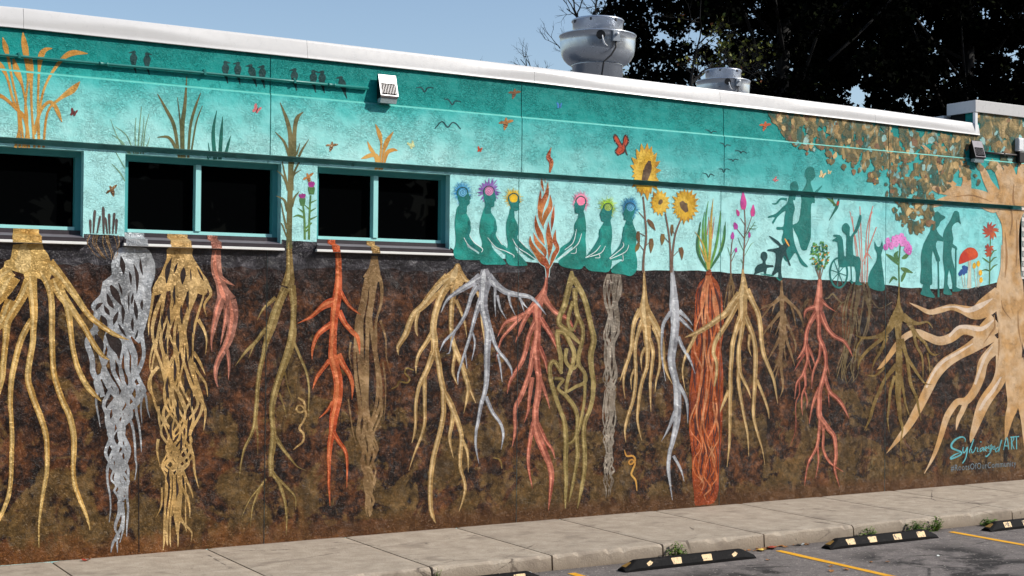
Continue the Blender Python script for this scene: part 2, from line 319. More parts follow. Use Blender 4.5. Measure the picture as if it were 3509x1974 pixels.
def concrete():
    q = NT('broom_finished_concrete'); x, y, z = q.xyz()
    f = q.noise(46, 4, .7); mid = q.noise(5, 5, .65); big = q.noise(.8, 3, .6); stk = q.noise(3, 4, .65, q.scale(q.pos, (1, 3.2, 1)))
    obj = q.n('ShaderNodeObjectInfo'); rn = obj.outputs['Random']
    col = q.ramp(q.math('ADD', q.math('MULTIPLY', mid, .6), q.math('MULTIPLY', f, .4)), [(.32, lin((140, 128, 114))), (.5, lin((164, 151, 135))), (.68, lin((186, 174, 158)))])
    col = q.mix(q.map(rn, 0, 1, 0, .25), col, lin((134, 123, 112)))
    col = q.mix(q.map(stk, .6, .74, 0, .55), col, lin((104, 94, 86)))
    gm = q.n('ShaderNodeTexVoronoi'); q.put(gm.inputs['Vector'], q.scale(q.pos, (1, 1.6, 1))); gm.inputs['Scale'].default_value = 7
    sp = q.math('MULTIPLY', q.map(gm.outputs['Distance'], .06, .12, 1, 0), q.map(q.noise(2.3, 2), .44, .54)); col = q.mix(q.math('MULTIPLY', sp, .8), col, lin((72, 64, 62)))
    ck = q.n('ShaderNodeTexVoronoi', feature='DISTANCE_TO_EDGE'); q.put(ck.inputs['Vector'], q.scale(q.pos, (.5, .9, 1))); ck.inputs['Scale'].default_value = 1.1
    wob = q.math('ADD', ck.outputs[0], q.math('MULTIPLY', q.math('SUBTRACT', mid, .5), .05)); col = q.mix(q.math('MULTIPLY', q.map(q.math('ABSOLUTE', wob), .002, .007, .75, 0), q.map(big, .5, .56)), col, lin((70, 60, 54)))
    blot = q.map(q.math('ADD', q.noise(1.7, 4, .6, q.scale(q.pos, (1, 1.8, 1)), .6), q.math('MULTIPLY', q.math('SUBTRACT', f, .5), .25)), .57, .68, 0, .5); col = q.mix(blot, col, lin((112, 100, 90)))
    # grimy strip against the wall and along the kerb face
    col = q.mix(q.math('MULTIPLY', q.map(y, 13.9, 13.98), q.map(mid, .4, .6, 0, .6)), col, lin((120, 104, 88)))
    col = q.mix(q.math('MULTIPLY', q.map(z, -.03, -.15, 0, 1), q.map(mid, .3, .6, .35, .8)), col, lin((120, 106, 90)))
    q.bump(q.math('ADD', f, q.math('MULTIPLY', mid, .8)), .008, .8)
    return q.fin(col, .85, 0, .3)
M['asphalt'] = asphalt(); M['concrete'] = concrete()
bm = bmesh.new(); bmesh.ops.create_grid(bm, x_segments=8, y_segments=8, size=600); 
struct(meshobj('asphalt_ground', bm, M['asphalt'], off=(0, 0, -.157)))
sw = struct(bpy.data.objects.new('sidewalk', None)); COL.objects.link(sw)
SJ = [-4.0, -2.58, -1.16, .26, 1.68, 3.25, 4.81, 6.37, 7.75, 9.16, 10.58, 11.96, 13.36, 14.74, 16.15, 17.57, 19.0, 20.4]
def slab(x0, x1, y0, y1):
    bm = bmesh.new(); g = .010; n = 22; r = random.Random(int(x0 * 100)); rows = []
    xs = [x0 + g + (x1 - x0 - 2 * g) * i / n for i in range(n + 1)]
    chip = 0
    for i, x in enumerate(xs):
        if r.random() < .2: chip = r.uniform(.015, .07)
        chip *= .55; e = r.uniform(0, .006) + chip
        es = .006 if i in (0, n) else 0
        rows.append([bm.verts.new(c) for c in ((x, y1, -es), (x, y1 - .5, -es), (x, y0 + .09 + e, -es), (x, y0 + .016 + e, -.0015 - es), (x, y0 + .005 + e * .4, -.007 - e * .5), (x, y0, -.018 - e), (x, y0 - .012, -.2))])
    for a, b in zip(rows, rows[1:]):
        for k in range(len(a) - 1): bm.faces.new((a[k], b[k], b[k + 1], a[k + 1]))
    for rr in (rows[0], rows[-1]):                                   # joint faces
        lo = [bm.verts.new((v.co.x, v.co.y, -.2)) for v in rr[:-1]] + [rr[-1]]
        for k in range(len(rr) - 1):
            if rr[k + 1] is lo[k + 1]: bm.faces.new((rr[k], rr[k + 1], lo[k]))
            else: bm.faces.new((rr[k], rr[k + 1], lo[k + 1], lo[k]))
    meshobj('sidewalk_slab', bm, M['concrete'], sw)
for a, b in zip(SJ, SJ[1:]): slab(a, b, 11.965, 13.985)
bm = bmesh.new(); box(bm, -4, 20.4, 11.99, 13.98, -.25, -.05); meshobj('sidewalk_base', bm, M['void'], sw)
def stripe_mat():
    q = NT('worn_yellow_road_paint'); f = q.noise(60, 4, .7); mid = q.noise(7, 4, .6)
    wear = q.map(q.math('ADD', f, q.math('MULTIPLY', q.math('SUBTRACT', mid, .5), .7)), .66, .74)
    return q.fin(q.mix(wear, q.ramp(mid, [(.3, lin((206, 146, 26))), (.7, lin((232, 172, 44)))]), lin((112, 102, 86))), .75, 0, .3)
M['stripe'] = stripe_mat()
for x in (7.84, 10.59, 13.36, 16.1):
    bm = bmesh.new(); pts = []
    n = 24
    for i in range(n + 1):
        t = i / n; y = 11.74 - t * 5.2; sk = -.035 * t; jl = rnd.uniform(-.006, .006); jr = rnd.uniform(-.006, .006)
        pts.append((bm.verts.new((x + sk - .048 + jl, y, 0)), bm.verts.new((x + sk + .048 + jr, y, 0))))
    for a, b in zip(pts, pts[1:]): bm.faces.new((a[0], b[0], b[1], a[1]))
    struct(meshobj('parking_line_marking', bm, M['stripe'], off=(0, 0, -.153)))
# ------------------------------------------------------------------ the building
BLD = thing('commercial_building', 'long single-storey building with a mural of roots and plants painted over its whole side wall', 'building', (8, YW, 0))
BO = (-8, -YW, 0)
def bpart(name, bm, mat, parent=None, label=None, smooth=False, bevel=0):
    o = meshobj(name, bm, mat, parent or BLD, smooth, BO, bevel)
    if label: o['label'] = label
    return o
WIN = [(1.76, 3.508), (3.918, 5.582), (5.996, 7.626)]; WZ0, WZ1 = 3.105, 4.025; WD = .19
def panel(name, x0, x1, y, z0, z1, mat, holes=(), dep=.06, ring=True):
    bm = bmesh.new()
    xs = sorted({x0, x1, *[min(max(h[0], x0), x1) for h in holes], *[min(max(h[1], x0), x1) for h in holes]})
    zs = sorted({z0, z1, *([h for q in holes for h in q[2:]])})
    vc = {}
    def V(a, yy, b):
        k = (round(a, 5), round(yy, 5), round(b, 5))
        if k not in vc: vc[k] = bm.verts.new(k)
        return vc[k]
    def solid(i, j):
        if not (0 <= i < len(xs) - 1 and 0 <= j < len(zs) - 1): return False
        cx, cz = (xs[i] + xs[i + 1]) / 2, (zs[j] + zs[j + 1]) / 2
        return not any(h[0] < cx < h[1] and h[2] < cz < h[3] for h in holes)
    for i in range(len(xs) - 1):
        for j in range(len(zs) - 1):
            if not solid(i, j): continue
            a, b, c, d = xs[i], xs[i + 1], zs[j], zs[j + 1]
            bm.faces.new((V(a, y, c), V(b, y, c), V(b, y, d), V(a, y, d)))
            for (di, dj, p, q) in ((-1, 0, (a, c), (a, d)), (1, 0, (b, d), (b, c)), (0, -1, (b, c), (a, c)), (0, 1, (a, d), (b, d))):
                if not solid(i + di, j + dj):
                    bm.faces.new((V(p[0], y, p[1]), V(q[0], y, q[1]), V(q[0], y + dep, q[1]), V(p[0], y + dep, p[1])))
    return bpart(name, bm, M[mat])
GAP = .052  # height of a groove added only to deepen the shade under the belt
bm = bmesh.new(); box(bm, XL, XR, YW + .06, YW + .2, ZBB - GAP + .001, ZBB + .04); bpart('shadow_gap', bm, M['lower'])
edges = [XL, *JX, XR]
for i in range(5):
    a = edges[i] + (JG / 2 if i else 0); b = edges[i + 1] - (JG / 2 if i < 4 else 0)
    hs = [(w0, w1, WZ0, WZ1) for w0, w1 in WIN if w1 > a and w0 < b]
    panel('wall_panel', a, b, YW, -.02, ZBB - GAP, 'lower', hs, .22)
    panel('belt_course', a, b, YB, ZBB, ZBT, 'belt', (), .2)
    panel('upper_band', a, b, YU, ZBT + .012, 5.2, 'upper', (), .2)
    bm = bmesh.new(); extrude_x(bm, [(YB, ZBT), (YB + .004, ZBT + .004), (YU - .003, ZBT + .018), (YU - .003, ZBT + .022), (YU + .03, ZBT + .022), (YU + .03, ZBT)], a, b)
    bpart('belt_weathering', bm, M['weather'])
for x in JX:
    top_ = 3.118 if x < 6 else 3.06 if x < 9 else 2.998 if x < 12 else 2.882
    bm = bmesh.new(); box(bm, x - .03, x + .03, YW + .0022, YW + .12, 0, top_); js = bpart('joint_sealant', bm, M['void'])
    bm = bmesh.new()
    if x > 6: box(bm, x - .03, x + .03, YW + .007, YW + .12, top_ + .002, ZBB - GAP - .002); bpart('joint_filler', bm, M['joint']); bm = bmesh.new()
    box(bm, x - .03, x + .03, YB + .006, YB + .1, ZBB + .002, ZBT); bpart('joint_filler', bm, M['joint'])
    bm = bmesh.new(); box(bm, x - .03, x + .03, YU + .007, YU + .1, ZBT + .05, 5.2); bpart('joint_filler', bm, M['joint'])
# windows: recessed aqua frame, two dark panes, stepped metal sill
for k, (a, b) in enumerate(WIN):
    f = YW + .10; t = .058
    mid = (a + b) / 2 + (.0 if k else 0)
    mx = [2.6, 4.705, 6.737][k]; z0, z1 = 3.238, WZ1
    bm = bmesh.new()
    box(bm, a, a + t, f, f + .1, z0, z1); box(bm, b - t, b, f, f + .1, z0, z1)
    box(bm, a + t, b - t, f + .002, f + .1, z1 - t, z1); fr_rail = (a + t, b - t, z0)
    fr = bpart('window_frame', bm, M['frame'], label='aqua painted window frame, %s' % ('cut by the edge of the picture', 'between the other two windows', 'beside the seated figures')[k])
    bm = bmesh.new(); box(bm, a + t, b - t, f + .002, f + .1, z0, z0 + .038); bpart('bottom_rail', bm, M['mullion'], fr)
    bm = bmesh.new(); box(bm, mx - .028, mx + .028, f - .012, f + .08, z0 + .04, z1 - t); bpart('mullion', bm, M['mullion'], fr)
    for p, q in ((a + t, mx - .028), (mx + .028, b - t)):
        bm = bmesh.new(); box(bm, p, q, f + .075, f + .09, z0 + .04, z1 - t); bpart('pane', bm, M['glass'], fr)
    bm = bmesh.new(); box(bm, a - .1, b + .1, YW + .221, YW + .26, WZ0 - .2, WZ1 + .1); bpart('dark_interior', bm, M['interior'], fr)
    x0, x1 = a - .012, b + .022
    prof = [(YW + .11, 3.242), (YW + .095, 3.242), (YW + .092, 3.196), (YW - .028, 3.166), (YW - .030, 3.128), (YW - .052, 3.121), (YW - .052, 3.099), (YW + .0, 3.095), (YW + .0, 3.13), (YW + .11, 3.15)]
    bm = bmesh.new(); extrude_x(bm, [(p[0], p[1]) for p in prof[:5]] + [(YW - .004, 3.126), (YW - .004, 3.15), (YW + .11, 3.15)], a + .001, b - .001)
    sill = bpart('window_sill', bm, M['siltop'])
    bm = bmesh.new(); extrude_x(bm, [(YW - .031, 3.164), (YW - .031, 3.128), (YW - .003, 3.126), (YW - .003, 3.162)], x0, x1); bpart('sill_lip', bm, M['siltop'], sill)
    bm = bmesh.new(); extrude_x(bm, [(YW + .0905, 3.1985), (YW - .0315, 3.168), (YW - .0315, 3.1655), (YW + .0905, 3.194)], a + .002, b - .002); bpart('sill_slope', bm, M['silmid'], sill)
    bm = bmesh.new(); extrude_x(bm, [(YW - .034, 3.1265), (YW - .055, 3.121), (YW - .055, 3.101), (YW - .003, 3.097), (YW - .003, 3.124)], x0 - .004, x1 + .004); bpart('sill_nose', bm, M['silnose'], sill)
    # roots are painted straight over the sill
    for (s0, s1, mt) in {0: ((40, 140, 'gold'),), 1: ((429, 503, 'silver'), (582, 652, 'braid'), (720, 755, 'copper')), 2: ((1134, 1160, 'carrot'), (1268, 1296, 'tan'))}[k]:
        q0, q1 = on_y(s0, 820 if k < 2 else 850, YW).x, on_y(s1, 820 if k < 2 else 850, YW).x
        pr = [(YW + .0895, 3.240), (YW + .0885, 3.2), (YW - .0335, 3.1695), (YW - .0335, 3.128), (YW - .0570, 3.1225), (YW - .0570, 3.1)]
        bm = bmesh.new(); A = [bm.verts.new((q0 if i > 1 else q0 + .03 * (mt == 'gold') - .0, *p)) for i, p in enumerate(pr)]; B = [bm.verts.new((q1, *p)) for p in pr]
        for i in range(5): bm.faces.new((A[i], B[i], B[i + 1], A[i + 1]))
        bpart('painted_band', bm, M[mt], sill)
# fascia: lengths of folded white metal along the roof edge
def cap_fix(o):
    b = bmesh.new(); b.from_mesh(o.data); bmesh.ops.split_edges(b, edges=[e for f in b.faces if len(f.verts) > 4 for e in f.edges]); b.to_mesh(o.data); b.free()
FS = [(-600, -36, 34), (82, 26, 98), (1055, 137, 200), (1832, 228, 284), (2470, 307, 359.5), (3000, 373, 420.5), (3358, 423, 464)]
FY = 13.914
for (s0, t0, b0), (s1, t1, b1) in zip(FS, FS[1:]):
    pa, pb, qa, qb = on_y(s0, t0, FY), on_y(s0, b0, FY), on_y(s1, t1, FY), on_y(s1, b1, FY)
    bm = bmesh.new(); rings = []; nc = 14
    for ci in range(nc + 1):
        u_ = ci / nc; x = pa.x + .0018 + (qa.x - pa.x - .0036) * u_; zt = pa.z + (qa.z - pa.z) * u_; zb = pb.z + (qb.z - pb.z) * u_; h = zt - zb
        brk = .5 + .2 * math.sin(x * 1.15 + .6) + .1 * math.sin(x * 2.7)      # the sheet is slightly oil-canned: the fold wanders
        pr = [(FY + .34, zt + .004), (FY + .036, zt + .002)]
        for u in (0, .12, .26, .4, .54, .68, .82, .93): pr.append((FY + .03 * max(0, 1 - u / (brk * 1.5)) ** 1.3 , zt - .004 - (h - .012) * u))
        pr += [(FY - .006, zb + .005), (FY - .006, zb), (FY + .028, zb), (FY + .028, zb + .03)]
        rings.append([bm.verts.new((x, *p)) for p in pr])
    for r0, r1 in zip(rings, rings[1:]):
        for i in range(len(r0) - 1): bm.faces.new((r0[i], r1[i], r1[i + 1], r0[i + 1]))
    bm.faces.new(rings[0]); bm.faces.new(rings[-1][::-1])
    o = bpart('fascia_length', bm, M['fascia'], smooth=True)
    cap_fix(o)
    sm = o.data.attributes.new('sharp_edge', 'BOOLEAN', 'EDGE')
    for e in o.data.edges:
        v0, v1 = o.data.vertices[e.vertices[0]].co, o.data.vertices[e.vertices[1]].co
        if max(v0.y, v1.y) + YW < FY - .004 or min(v0.y, v1.y) + YW > FY + .034: sm.data[e.index].value = True
bm = bmesh.new(); x0 = on_y(-600, -36, FY).x; box(bm, x0, 16.36, YU + .03, 25.0, 5.08, 5.24); bpart('roof', bm, M['roof'])
bm = bmesh.new(); box(bm, XL, XR - .002, YW + .32, 25.0, -.02, 5.07); bpart('rear_walls', bm, M['interior'])
bm = bmesh.new(); box(bm, XR - .2, XR - .003, YU + .04, YW + .32, 0, 5.6); bpart('end_return', bm, M['lower'])
# taller parapet block at the far end
tx = on_y(3343, 383, FY - .01).x; tz0, tz1 = on_y(3343, 383, FY - .01).z, on_y(3343, 342, FY - .01).z
panel('parapet_panel', tx + .06, XR, YU + .001, 5.202, tz0 + .02, 'upper', (), .2)
bm = bmesh.new(); box(bm, tx, XR + .2, FY - .01, FY + .02, tz0, tz1); box(bm, tx, tx + .03, FY + .021, YW + .46, tz0, tz1); box(bm, tx + .031, XR + .2, FY + .021, YW + .46, tz1 - .03, tz1 - .002)
bpart('parapet_fascia', bm, M['fascia'], bevel=.004)
bm = bmesh.new(); box(bm, tx + .01, tx + .058, YU - .025, YU + .02, 5.1, tz0 - .002); bpart('corner_trim', bm, M['trimwhite'])
bm = bmesh.new(); box(bm, tx + .06, XR, YU + .21, YW + .44, 5.1, tz0 + .03); bpart('parapet_core', bm, M['interior'])
bm = bmesh.new(); box(bm, tx + .1, XR + .2, YW + .465, 25, tz0 - .12, tz0 + .02); box(bm, tx - .06, tx + .098, YW + .465, YW + 3.2, tz0 - .16, tz0 + .0); bpart('rear_parapet', bm, M['fascia'])
# ------------------------------------------------------------------ mural: flat coats of paint lying on the wall faces
Z = {'S': (0, 0, 1), 'A': (0, 780, .41398), 'C': (800, 850, .41398), 'D': (1300, 850, .41398), 'F': (1700, 1374, .41398), 'G': (2050, 900, .3678), 'H': (2700, 900, .37264),
     'I': (2500, 1374, .41403), 'a': (0, 0, .62112), 'b': (850, 200, .55215), 'c': (1500, 400, .41408), 'd': (2100, 400, .41408), 'e': (2709, 300, .55210), 'g': (3200, 1450, .13801), 't': (3150, 320, .26224)}
def nums(s): return [[float(v) for v in p.split()] for p in s.split(',')]
def cr(p0, p1, p2, p3, t):
    return [.5 * (2 * b + (c - a) * t + (2 * a - 5 * b + 4 * c - d) * t * t + (3 * b - a - 3 * c + d) * t ** 3) for a, b, c, d in zip(p0, p1, p2, p3)]
def spline(p, sub=4, closed=False):
    n = len(p)
    if n < 3 and not closed: sub = 1 if n < 2 else 2
    o = []
    for i in range(n if closed else n - 1):
        g = (lambda k: p[k % n]) if closed else (lambda k: p[max(0, min(n - 1, k))])
        for s in range(sub): o.append(cr(g(i - 1), g(i), g(i + 1), g(i + 2), s / sub))
    if not closed: o.append(list(p[-1]))
    return o
def crossing(Y, zc):
    """photo line of a level edge at height zc on plane Y"""
    def pix(X):
        v = Vector((X, Y, zc)) - EYE; c = [sum(v[i] * AX[k][i] for i in range(3)) for k in range(3)]
        return Vector((c[0] / c[2] * FPX + PW / 2, c[1] / c[2] * FPX + PH / 2, 0))
    return pix(2.0), pix(18.0)
LB, LT = crossing(YB, ZBB), crossing(YB, ZBT)
def above(l, x, y): return y < l[0].y + (l[1].y - l[0].y) * (x - l[0].x) / (l[1].x - l[0].x)
class Motif:
    def __init__(s, name, label, level=0):
        s.name, s.label, s.items, s.k, s.level = name, label, {}, 0, level
        s.order = []; s.dk = .000022; Motif.count = getattr(Motif, 'count', 0) + 1; s.idx = Motif.count; s.lit = None
    def bm(s, mat, sub):
        k = (mat, sub)
        if k not in s.items: s.items[k] = bmesh.new(); s.order.append(k)
        return s.items[k]
    def off(s): s.k += 1; return .0014 + s.level * .0013 + s.k * s.dk + (s.idx * 7 % 21) * 1e-6
    def stroke(s, z, mat, txt, sub=None, closed=False, grow=0, seg=4):
        ox, oy, sc = Z[z]
        for one in (txt.split(';') if isinstance(txt, str) else [txt]):
            p = nums(one) if isinstance(one, str) else one
            p = spline([[ox + q[0] * sc, oy + q[1] * sc, max(.7, q[2] * sc + grow)] for q in p], seg, closed)
            b = s.bm(mat, sub); o = s.off(); n = len(p); L = []
            for i in range(n):
                a, c = (p[(i - 1) % n], p[(i + 1) % n]) if closed else (p[max(0, i - 1)], p[min(n - 1, i + 1)])
                dx, dy = c[0] - a[0], c[1] - a[1]; d = math.hypot(dx, dy) or 1; nx, ny = -dy / d, dx / d; h = p[i][2] / 2
                zz = (o + i * 4e-7) * 1000
                L.append((b.verts.new((p[i][0] - nx * h, p[i][1] - ny * h, zz)), b.verts.new((p[i][0] + nx * h, p[i][1] + ny * h, zz))))
            if s.lit and mat != s.lit and sub is None and n > 6 and p[n // 3][2] > 7:      # brushed highlight left of centre along a painted root
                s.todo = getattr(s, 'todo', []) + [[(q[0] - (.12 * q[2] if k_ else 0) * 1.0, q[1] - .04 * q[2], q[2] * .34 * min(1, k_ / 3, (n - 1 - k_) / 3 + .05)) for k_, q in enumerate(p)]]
            if closed: L.append(L[0])
            for u, v in zip(L, L[1:]): b.faces.new((u[0], v[0], v[1], u[1]))
        return s
    def poly(s, z, mat, txt, sub=None, smooth=3):
        ox, oy, sc = Z[z]
        for one in (txt.split(';') if isinstance(txt, str) else [txt]):
            p = nums(one) if isinstance(one, str) else one
            p = [[ox + q[0] * sc, oy + q[1] * sc] for q in p]
            if smooth > 1: p = spline(p, smooth, True)
            b = s.bm(mat, sub); o = s.off() * 1000
            vs = [b.verts.new((q[0], q[1], o)) for q in p]
            for t in tessellate_polygon([[Vector((q[0], q[1], 0)) for q in p]]):
                try: b.faces.new([vs[i] for i in t])
                except ValueError: pass
        return s
    def disc(s, z, mat, x, y, rx, ry=None, sub=None, jag=0, n=20, rot=0):
        ry = ry or rx; c, sn = math.cos(rot), math.sin(rot); P_ = []
        for i in range(n):
            a = 6.28319 * i / n; k = 1 + (rnd.uniform(-jag, jag) if jag else 0); u, v = rx * k * math.cos(a), ry * k * math.sin(a)
            P_.append((x + u * c - v * sn, y + u * sn + v * c))
        return s.poly(z, mat, P_, sub, 1)
    def bundle(s, z, mat, env, n, w, freq=(.8, 1.6), sub=None, seed=1, taper=True, step=7):
        r = random.Random(seed); e = nums(env) if isinstance(env, str) else env
        y0, y1 = e[0][0], e[-1][0]
        def at(y):
            for q, t in zip(e, e[1:]):
                if q[0] <= y <= t[0]:
                    u = (y - q[0]) / (t[0] - q[0] or 1); return q[1] + (t[1] - q[1]) * u, q[2] + (t[2] - q[2]) * u
            return e[-1][1], e[-1][2]
        for k in range(n):
            lane = (k + .5) / n * 2 - 1; ph = r.uniform(0, 6.28); fq = r.uniform(*freq); am = r.uniform(.16, .36); ww = w * r.uniform(.7, 1.3)
            ye = y1 - (y1 - y0) * (r.uniform(0, .12) if taper else 0); pts = []; m_ = max(8, int((ye - y0) / (step * 8)))
            for i in range(m_ + 1):
                t = i / m_; y = y0 + (ye - y0) * t; c, h = at(y)
                x = c + h * max(-1, min(1, lane * .82 + am * math.sin(ph + fq * 6.28319 * t * (y1 - y0) / (h * 9 + 60))))
                pts.append((x, y, ww * (1 if not taper else (1 - .45 * t)) * (1 + .2 * math.sin(ph * 2 + t * 23)) * (1 if i < m_ else .25)))
            s.stroke(z, mat, pts, sub, seg=2)
        return s
    def build(s):
        root = None
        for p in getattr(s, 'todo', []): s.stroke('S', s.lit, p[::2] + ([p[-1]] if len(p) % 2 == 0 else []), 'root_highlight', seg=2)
        for key in s.order:
            mat, sub = key; b = s.items[key]
            ys = [v.co.y for v in b.verts]
            for l in (LB, LT):
                n = Vector((-(l[1].y - l[0].y), l[1].x - l[0].x, 0)).normalized()
                if any(above(l, v.co.x, v.co.y) for v in b.verts) and not all(above(l, v.co.x, v.co.y) for v in b.verts):
                    bmesh.ops.bisect_plane(b, geom=b.verts[:] + b.edges[:] + b.faces[:], plane_co=l[0], plane_no=n, dist=1e-4)
            verts, vi, faces = [], {}, []; LG = any(not above(LB, *v.co[:2]) for v in b.verts)
            b.verts.index_update()
            for f in b.faces:
                c = f.calc_center_median(); Y = YU if above(LT, c.x, c.y) else YB if above(LB, c.x, c.y) else YW
                idx = []
                for v in f.verts:
                    k = (v.index, Y)
                    if k not in vi:
                        q = on_y(v.co.x, v.co.y, Y); vi[k] = len(verts); verts.append((q.x, Y - v.co.z / 1000, q.z))
                    idx.append(vi[k])
                faces.append(idx)
            b.free()
            b = bmesh.new(); V_ = [b.verts.new(v) for v in verts]
            for f in faces:
                try: b.faces.new([V_[i] for i in f])
                except ValueError: pass
            if LG:
                bmesh.ops.bisect_plane(b, geom=b.verts[:] + b.edges[:] + b.faces[:], plane_co=(0, 0, ZBB - GAP - .001), plane_no=(0, 0, 1), dist=1e-5)
                bmesh.ops.delete(b, geom=[f for f in b.faces if f.calc_center_median().y > YW - .03 and f.calc_center_median().z > ZBB - GAP - .001], context='FACES')
                if not b.faces: b.free(); continue
            xs = [v[0] for v in verts]
            for j in JX:
                if min(xs) < j < max(xs):
                    for e in (-JG / 2, JG / 2):
                        bmesh.ops.bisect_plane(b, geom=b.verts[:] + b.edges[:] + b.faces[:], plane_co=(j + e, 0, 0), plane_no=(1, 0, 0), dist=1e-5)
                    bmesh.ops.delete(b, geom=[f for f in b.faces if abs(f.calc_center_median().x - j) < JG / 2 - 1e-5], context='FACES')
            b.normal_update()
            for f in b.faces:
                if f.normal.y > 0: f.normal_flip()
            bmesh.ops.translate(b, verts=b.verts, vec=Vector(BO))
            nm = s.name if root is None else (sub or s.name.replace('painted_', '') + '_detail').split('#')[0]
            me = bpy.data.meshes.new(nm); b.to_mesh(me); b.free()
            o = linkobj(nm, me, BLD if root is None else root, M[mat])
            if root is None: root = o; o['label'] = s.label
            if nm.split('.')[0].endswith(('_dab', 'gap', '_leaf', 'rootlets', 'petal', 'spike', 'root_highlight', 'blossom', 'root_strand', 'root_shadow', 'stripe', 'spot')): o['kind'] = 'stuff'
        return root
def MO(name, label, level=0): return Motif(name, label, level)
# soil: two coats, cut around the windows
gl = '0 W, 286 W, 287 800.5, 426 809, 428 W, 963 W, 965 822, 1060 828, 1086 830, 1087 W, 1541 W, 1543 846, 1560 860, 1798 897, 1914 901, 2009 913, 2179 928, 2307 928, 2423 929, 2468 932, 2580 940, 2680 951, 2771 957, 2847 960, 2974 971, 3040 976, 3095 986, 3206 990, 3316 990, 3371 978, 3410 968, 3509 955, 3520 955'
g = []
for q in gl.split(','):
    a_, b_ = q.split(); a_ = float(a_); k_ = crossing(YW, 3.1045); g.append([a_, k_[0].y + (k_[1].y - k_[0].y) * (a_ - k_[0].x) / (k_[1].x - k_[0].x) if b_ == 'W' else float(b_)])
def jit(pts, a, seed, step=26):
    r = random.Random(seed); o = []
    for p, q in zip(pts, pts[1:]):
        n = max(1, int(math.hypot(q[0] - p[0], q[1] - p[1]) / step))
        for i in range(n): o.append([p[0] + (q[0] - p[0]) * i / n, p[1] + (q[1] - p[1]) * i / n + r.uniform(-a, a)])
    o.append(pts[-1]); return o
low = [[3520, 1645.5], [2600, 1722.5], [1700, 1797.5], [900, 1866], [0, 1938.5], [-300, 1963]]
g0 = [p for p in g]; jt = jit(g, 2.2, 3)
for p in jt:
    if p[0] < 1542 and not (287 <= p[0] <= 426 or 965 <= p[0] <= 1086): p[1] = k_[0].y + (k_[1].y - k_[0].y) * (p[0] - k_[0].x) / (k_[1].x - k_[0].x)
top = [[-300, 800 + 40]] + jt
m_ = MO('painted_soil', 'mottled brown, olive and rust soil painted across the lower wall', -.6)
m_.poly('S', 'soil', top + low, None, 1)
bt = jit([[1800, 930], [1560, 925], [1087, 925], [700, 915], [300, 905], [-300, 880]], 9, 5, 40)
tp = [p for p in top if p[0] < 1541] + [[1541, 862], [1600, 868], [1700, 880], [1800, 898]]
m_.poly('S', 'topsoil', [[-300, 840]] + [p for p in jt if p[0] < 1542] + [[1560, 862], [1700, 884], [1800, 899]] + bt, 'topsoil_coat', 1)
m_.build()
# ---- roots
m_ = MO('painted_root', 'broad shining silver root with many dark slits, below the gap between the two left windows', 0)
m_.poly('A', 'silver', '985 168, 1100 163, 1215 172, 1262 240, 1285 320, 1278 420, 1250 500, 1255 620, 1232 720, 1200 830, 1150 960, 1090 900, 1030 940, 960 860, 900 900, 850 800, 850 740, 790 705, 752 660, 770 615, 832 550, 850 450, 925 390, 918 310, 945 235', None, 2)
m_.bundle('A', 'silver', '660 1000 215,900 970 228,1050 1000 240,1200 972 215,1350 1010 185,1500 985 125,1700 965 112,1900 968 92,2100 992 70,2300 1010 34', 8, 40, (.9, 1.6), seed=6, step=5)
m_.bundle('A', 'silver', '700 1010 180,1050 1010 190,1350 1015 140,1700 965 80,2200 1000 40', 4, 34, (1.2, 1.9), seed=16, step=5)
m_.stroke('A', 'silver', '800 830 60,745 890 46,722 960 46,752 1050 46,765 1120 44,770 1200 46,820 1290 44,850 1400 40')
m_.stroke('A', 'silver', '850 1220 46,795 1270 40,805 1350 30,795 1440 18,810 1540 14,830 1650 5;1060 1370 36,1115 1440 25,1130 1540 22,1150 1640 18,1165 1760 14,1170 1860 4;1130 1330 28,1170 1400 18,1165 1500 12,1175 1620 4;1140 1300 36,1200 1380 22,1220 1500 12,1240 1575 4;1030 1550 36,1090 1620 24,1115 1780 18,1120 1900 16,1130 1980 12,1115 2090 4;930 1920 36,890 1990 24,890 2100 18,910 2220 14,915 2330 12,903 2440 5;1010 1930 36,1060 2000 24,1050 2200 22,1060 2330 18,1050 2470 14,1048 2560 4;1000 2270 60,990 2360 36,960 2440 24,955 2500 20,985 2560 20,940 2600 22,925 2650 14,918 2690 5;1005 2290 40,1020 2400 26,1000 2490 26,965 2550 22,930 2620 14,918 2680 5;970 2560 16,970 2630 14,972 2690 5;1025 2380 20,1018 2500 16,990 2610 5')
m_.stroke('A', 'gap', '1000 235 5,1015 310 45,1025 390 5;1160 255 4,1165 320 22,1182 395 3;1105 300 4,1135 400 30,1132 545 4;1070 365 3,1080 410 22,1085 475 3;915 478 20,955 550 60,1005 645 5;980 455 3,1000 510 18,1012 565 3;885 545 5,910 620 40,942 670 5;1102 540 3,1095 590 22,1088 635 3;1112 595 5,1125 690 34,1135 765 4;1178 595 4,1172 640 25,1178 685 3;1068 535 3,1065 600 14,1068 710 3;795 680 10,815 645 34,852 622 4;862 645 5,885 690 35,908 725 4;978 695 6,955 750 35,938 805 5;1008 635 4,1020 700 30,1015 795 4;836 725 8,865 770 40,888 825 5;1098 745 3,1095 800 25,1102 865 3;1142 845 3,1130 890 18,1118 925 3;978 795 3,1010 850 24,1045 905 3;790 885 20,825 970 70,838 1065 8;880 880 20,955 960 105,985 1065 12', 'root_gap')
m_.build()
m_ = MO('painted_root', 'big golden root spreading into long curving fingers from the leftmost window sill', 1)
m_.lit = 'hlgold'
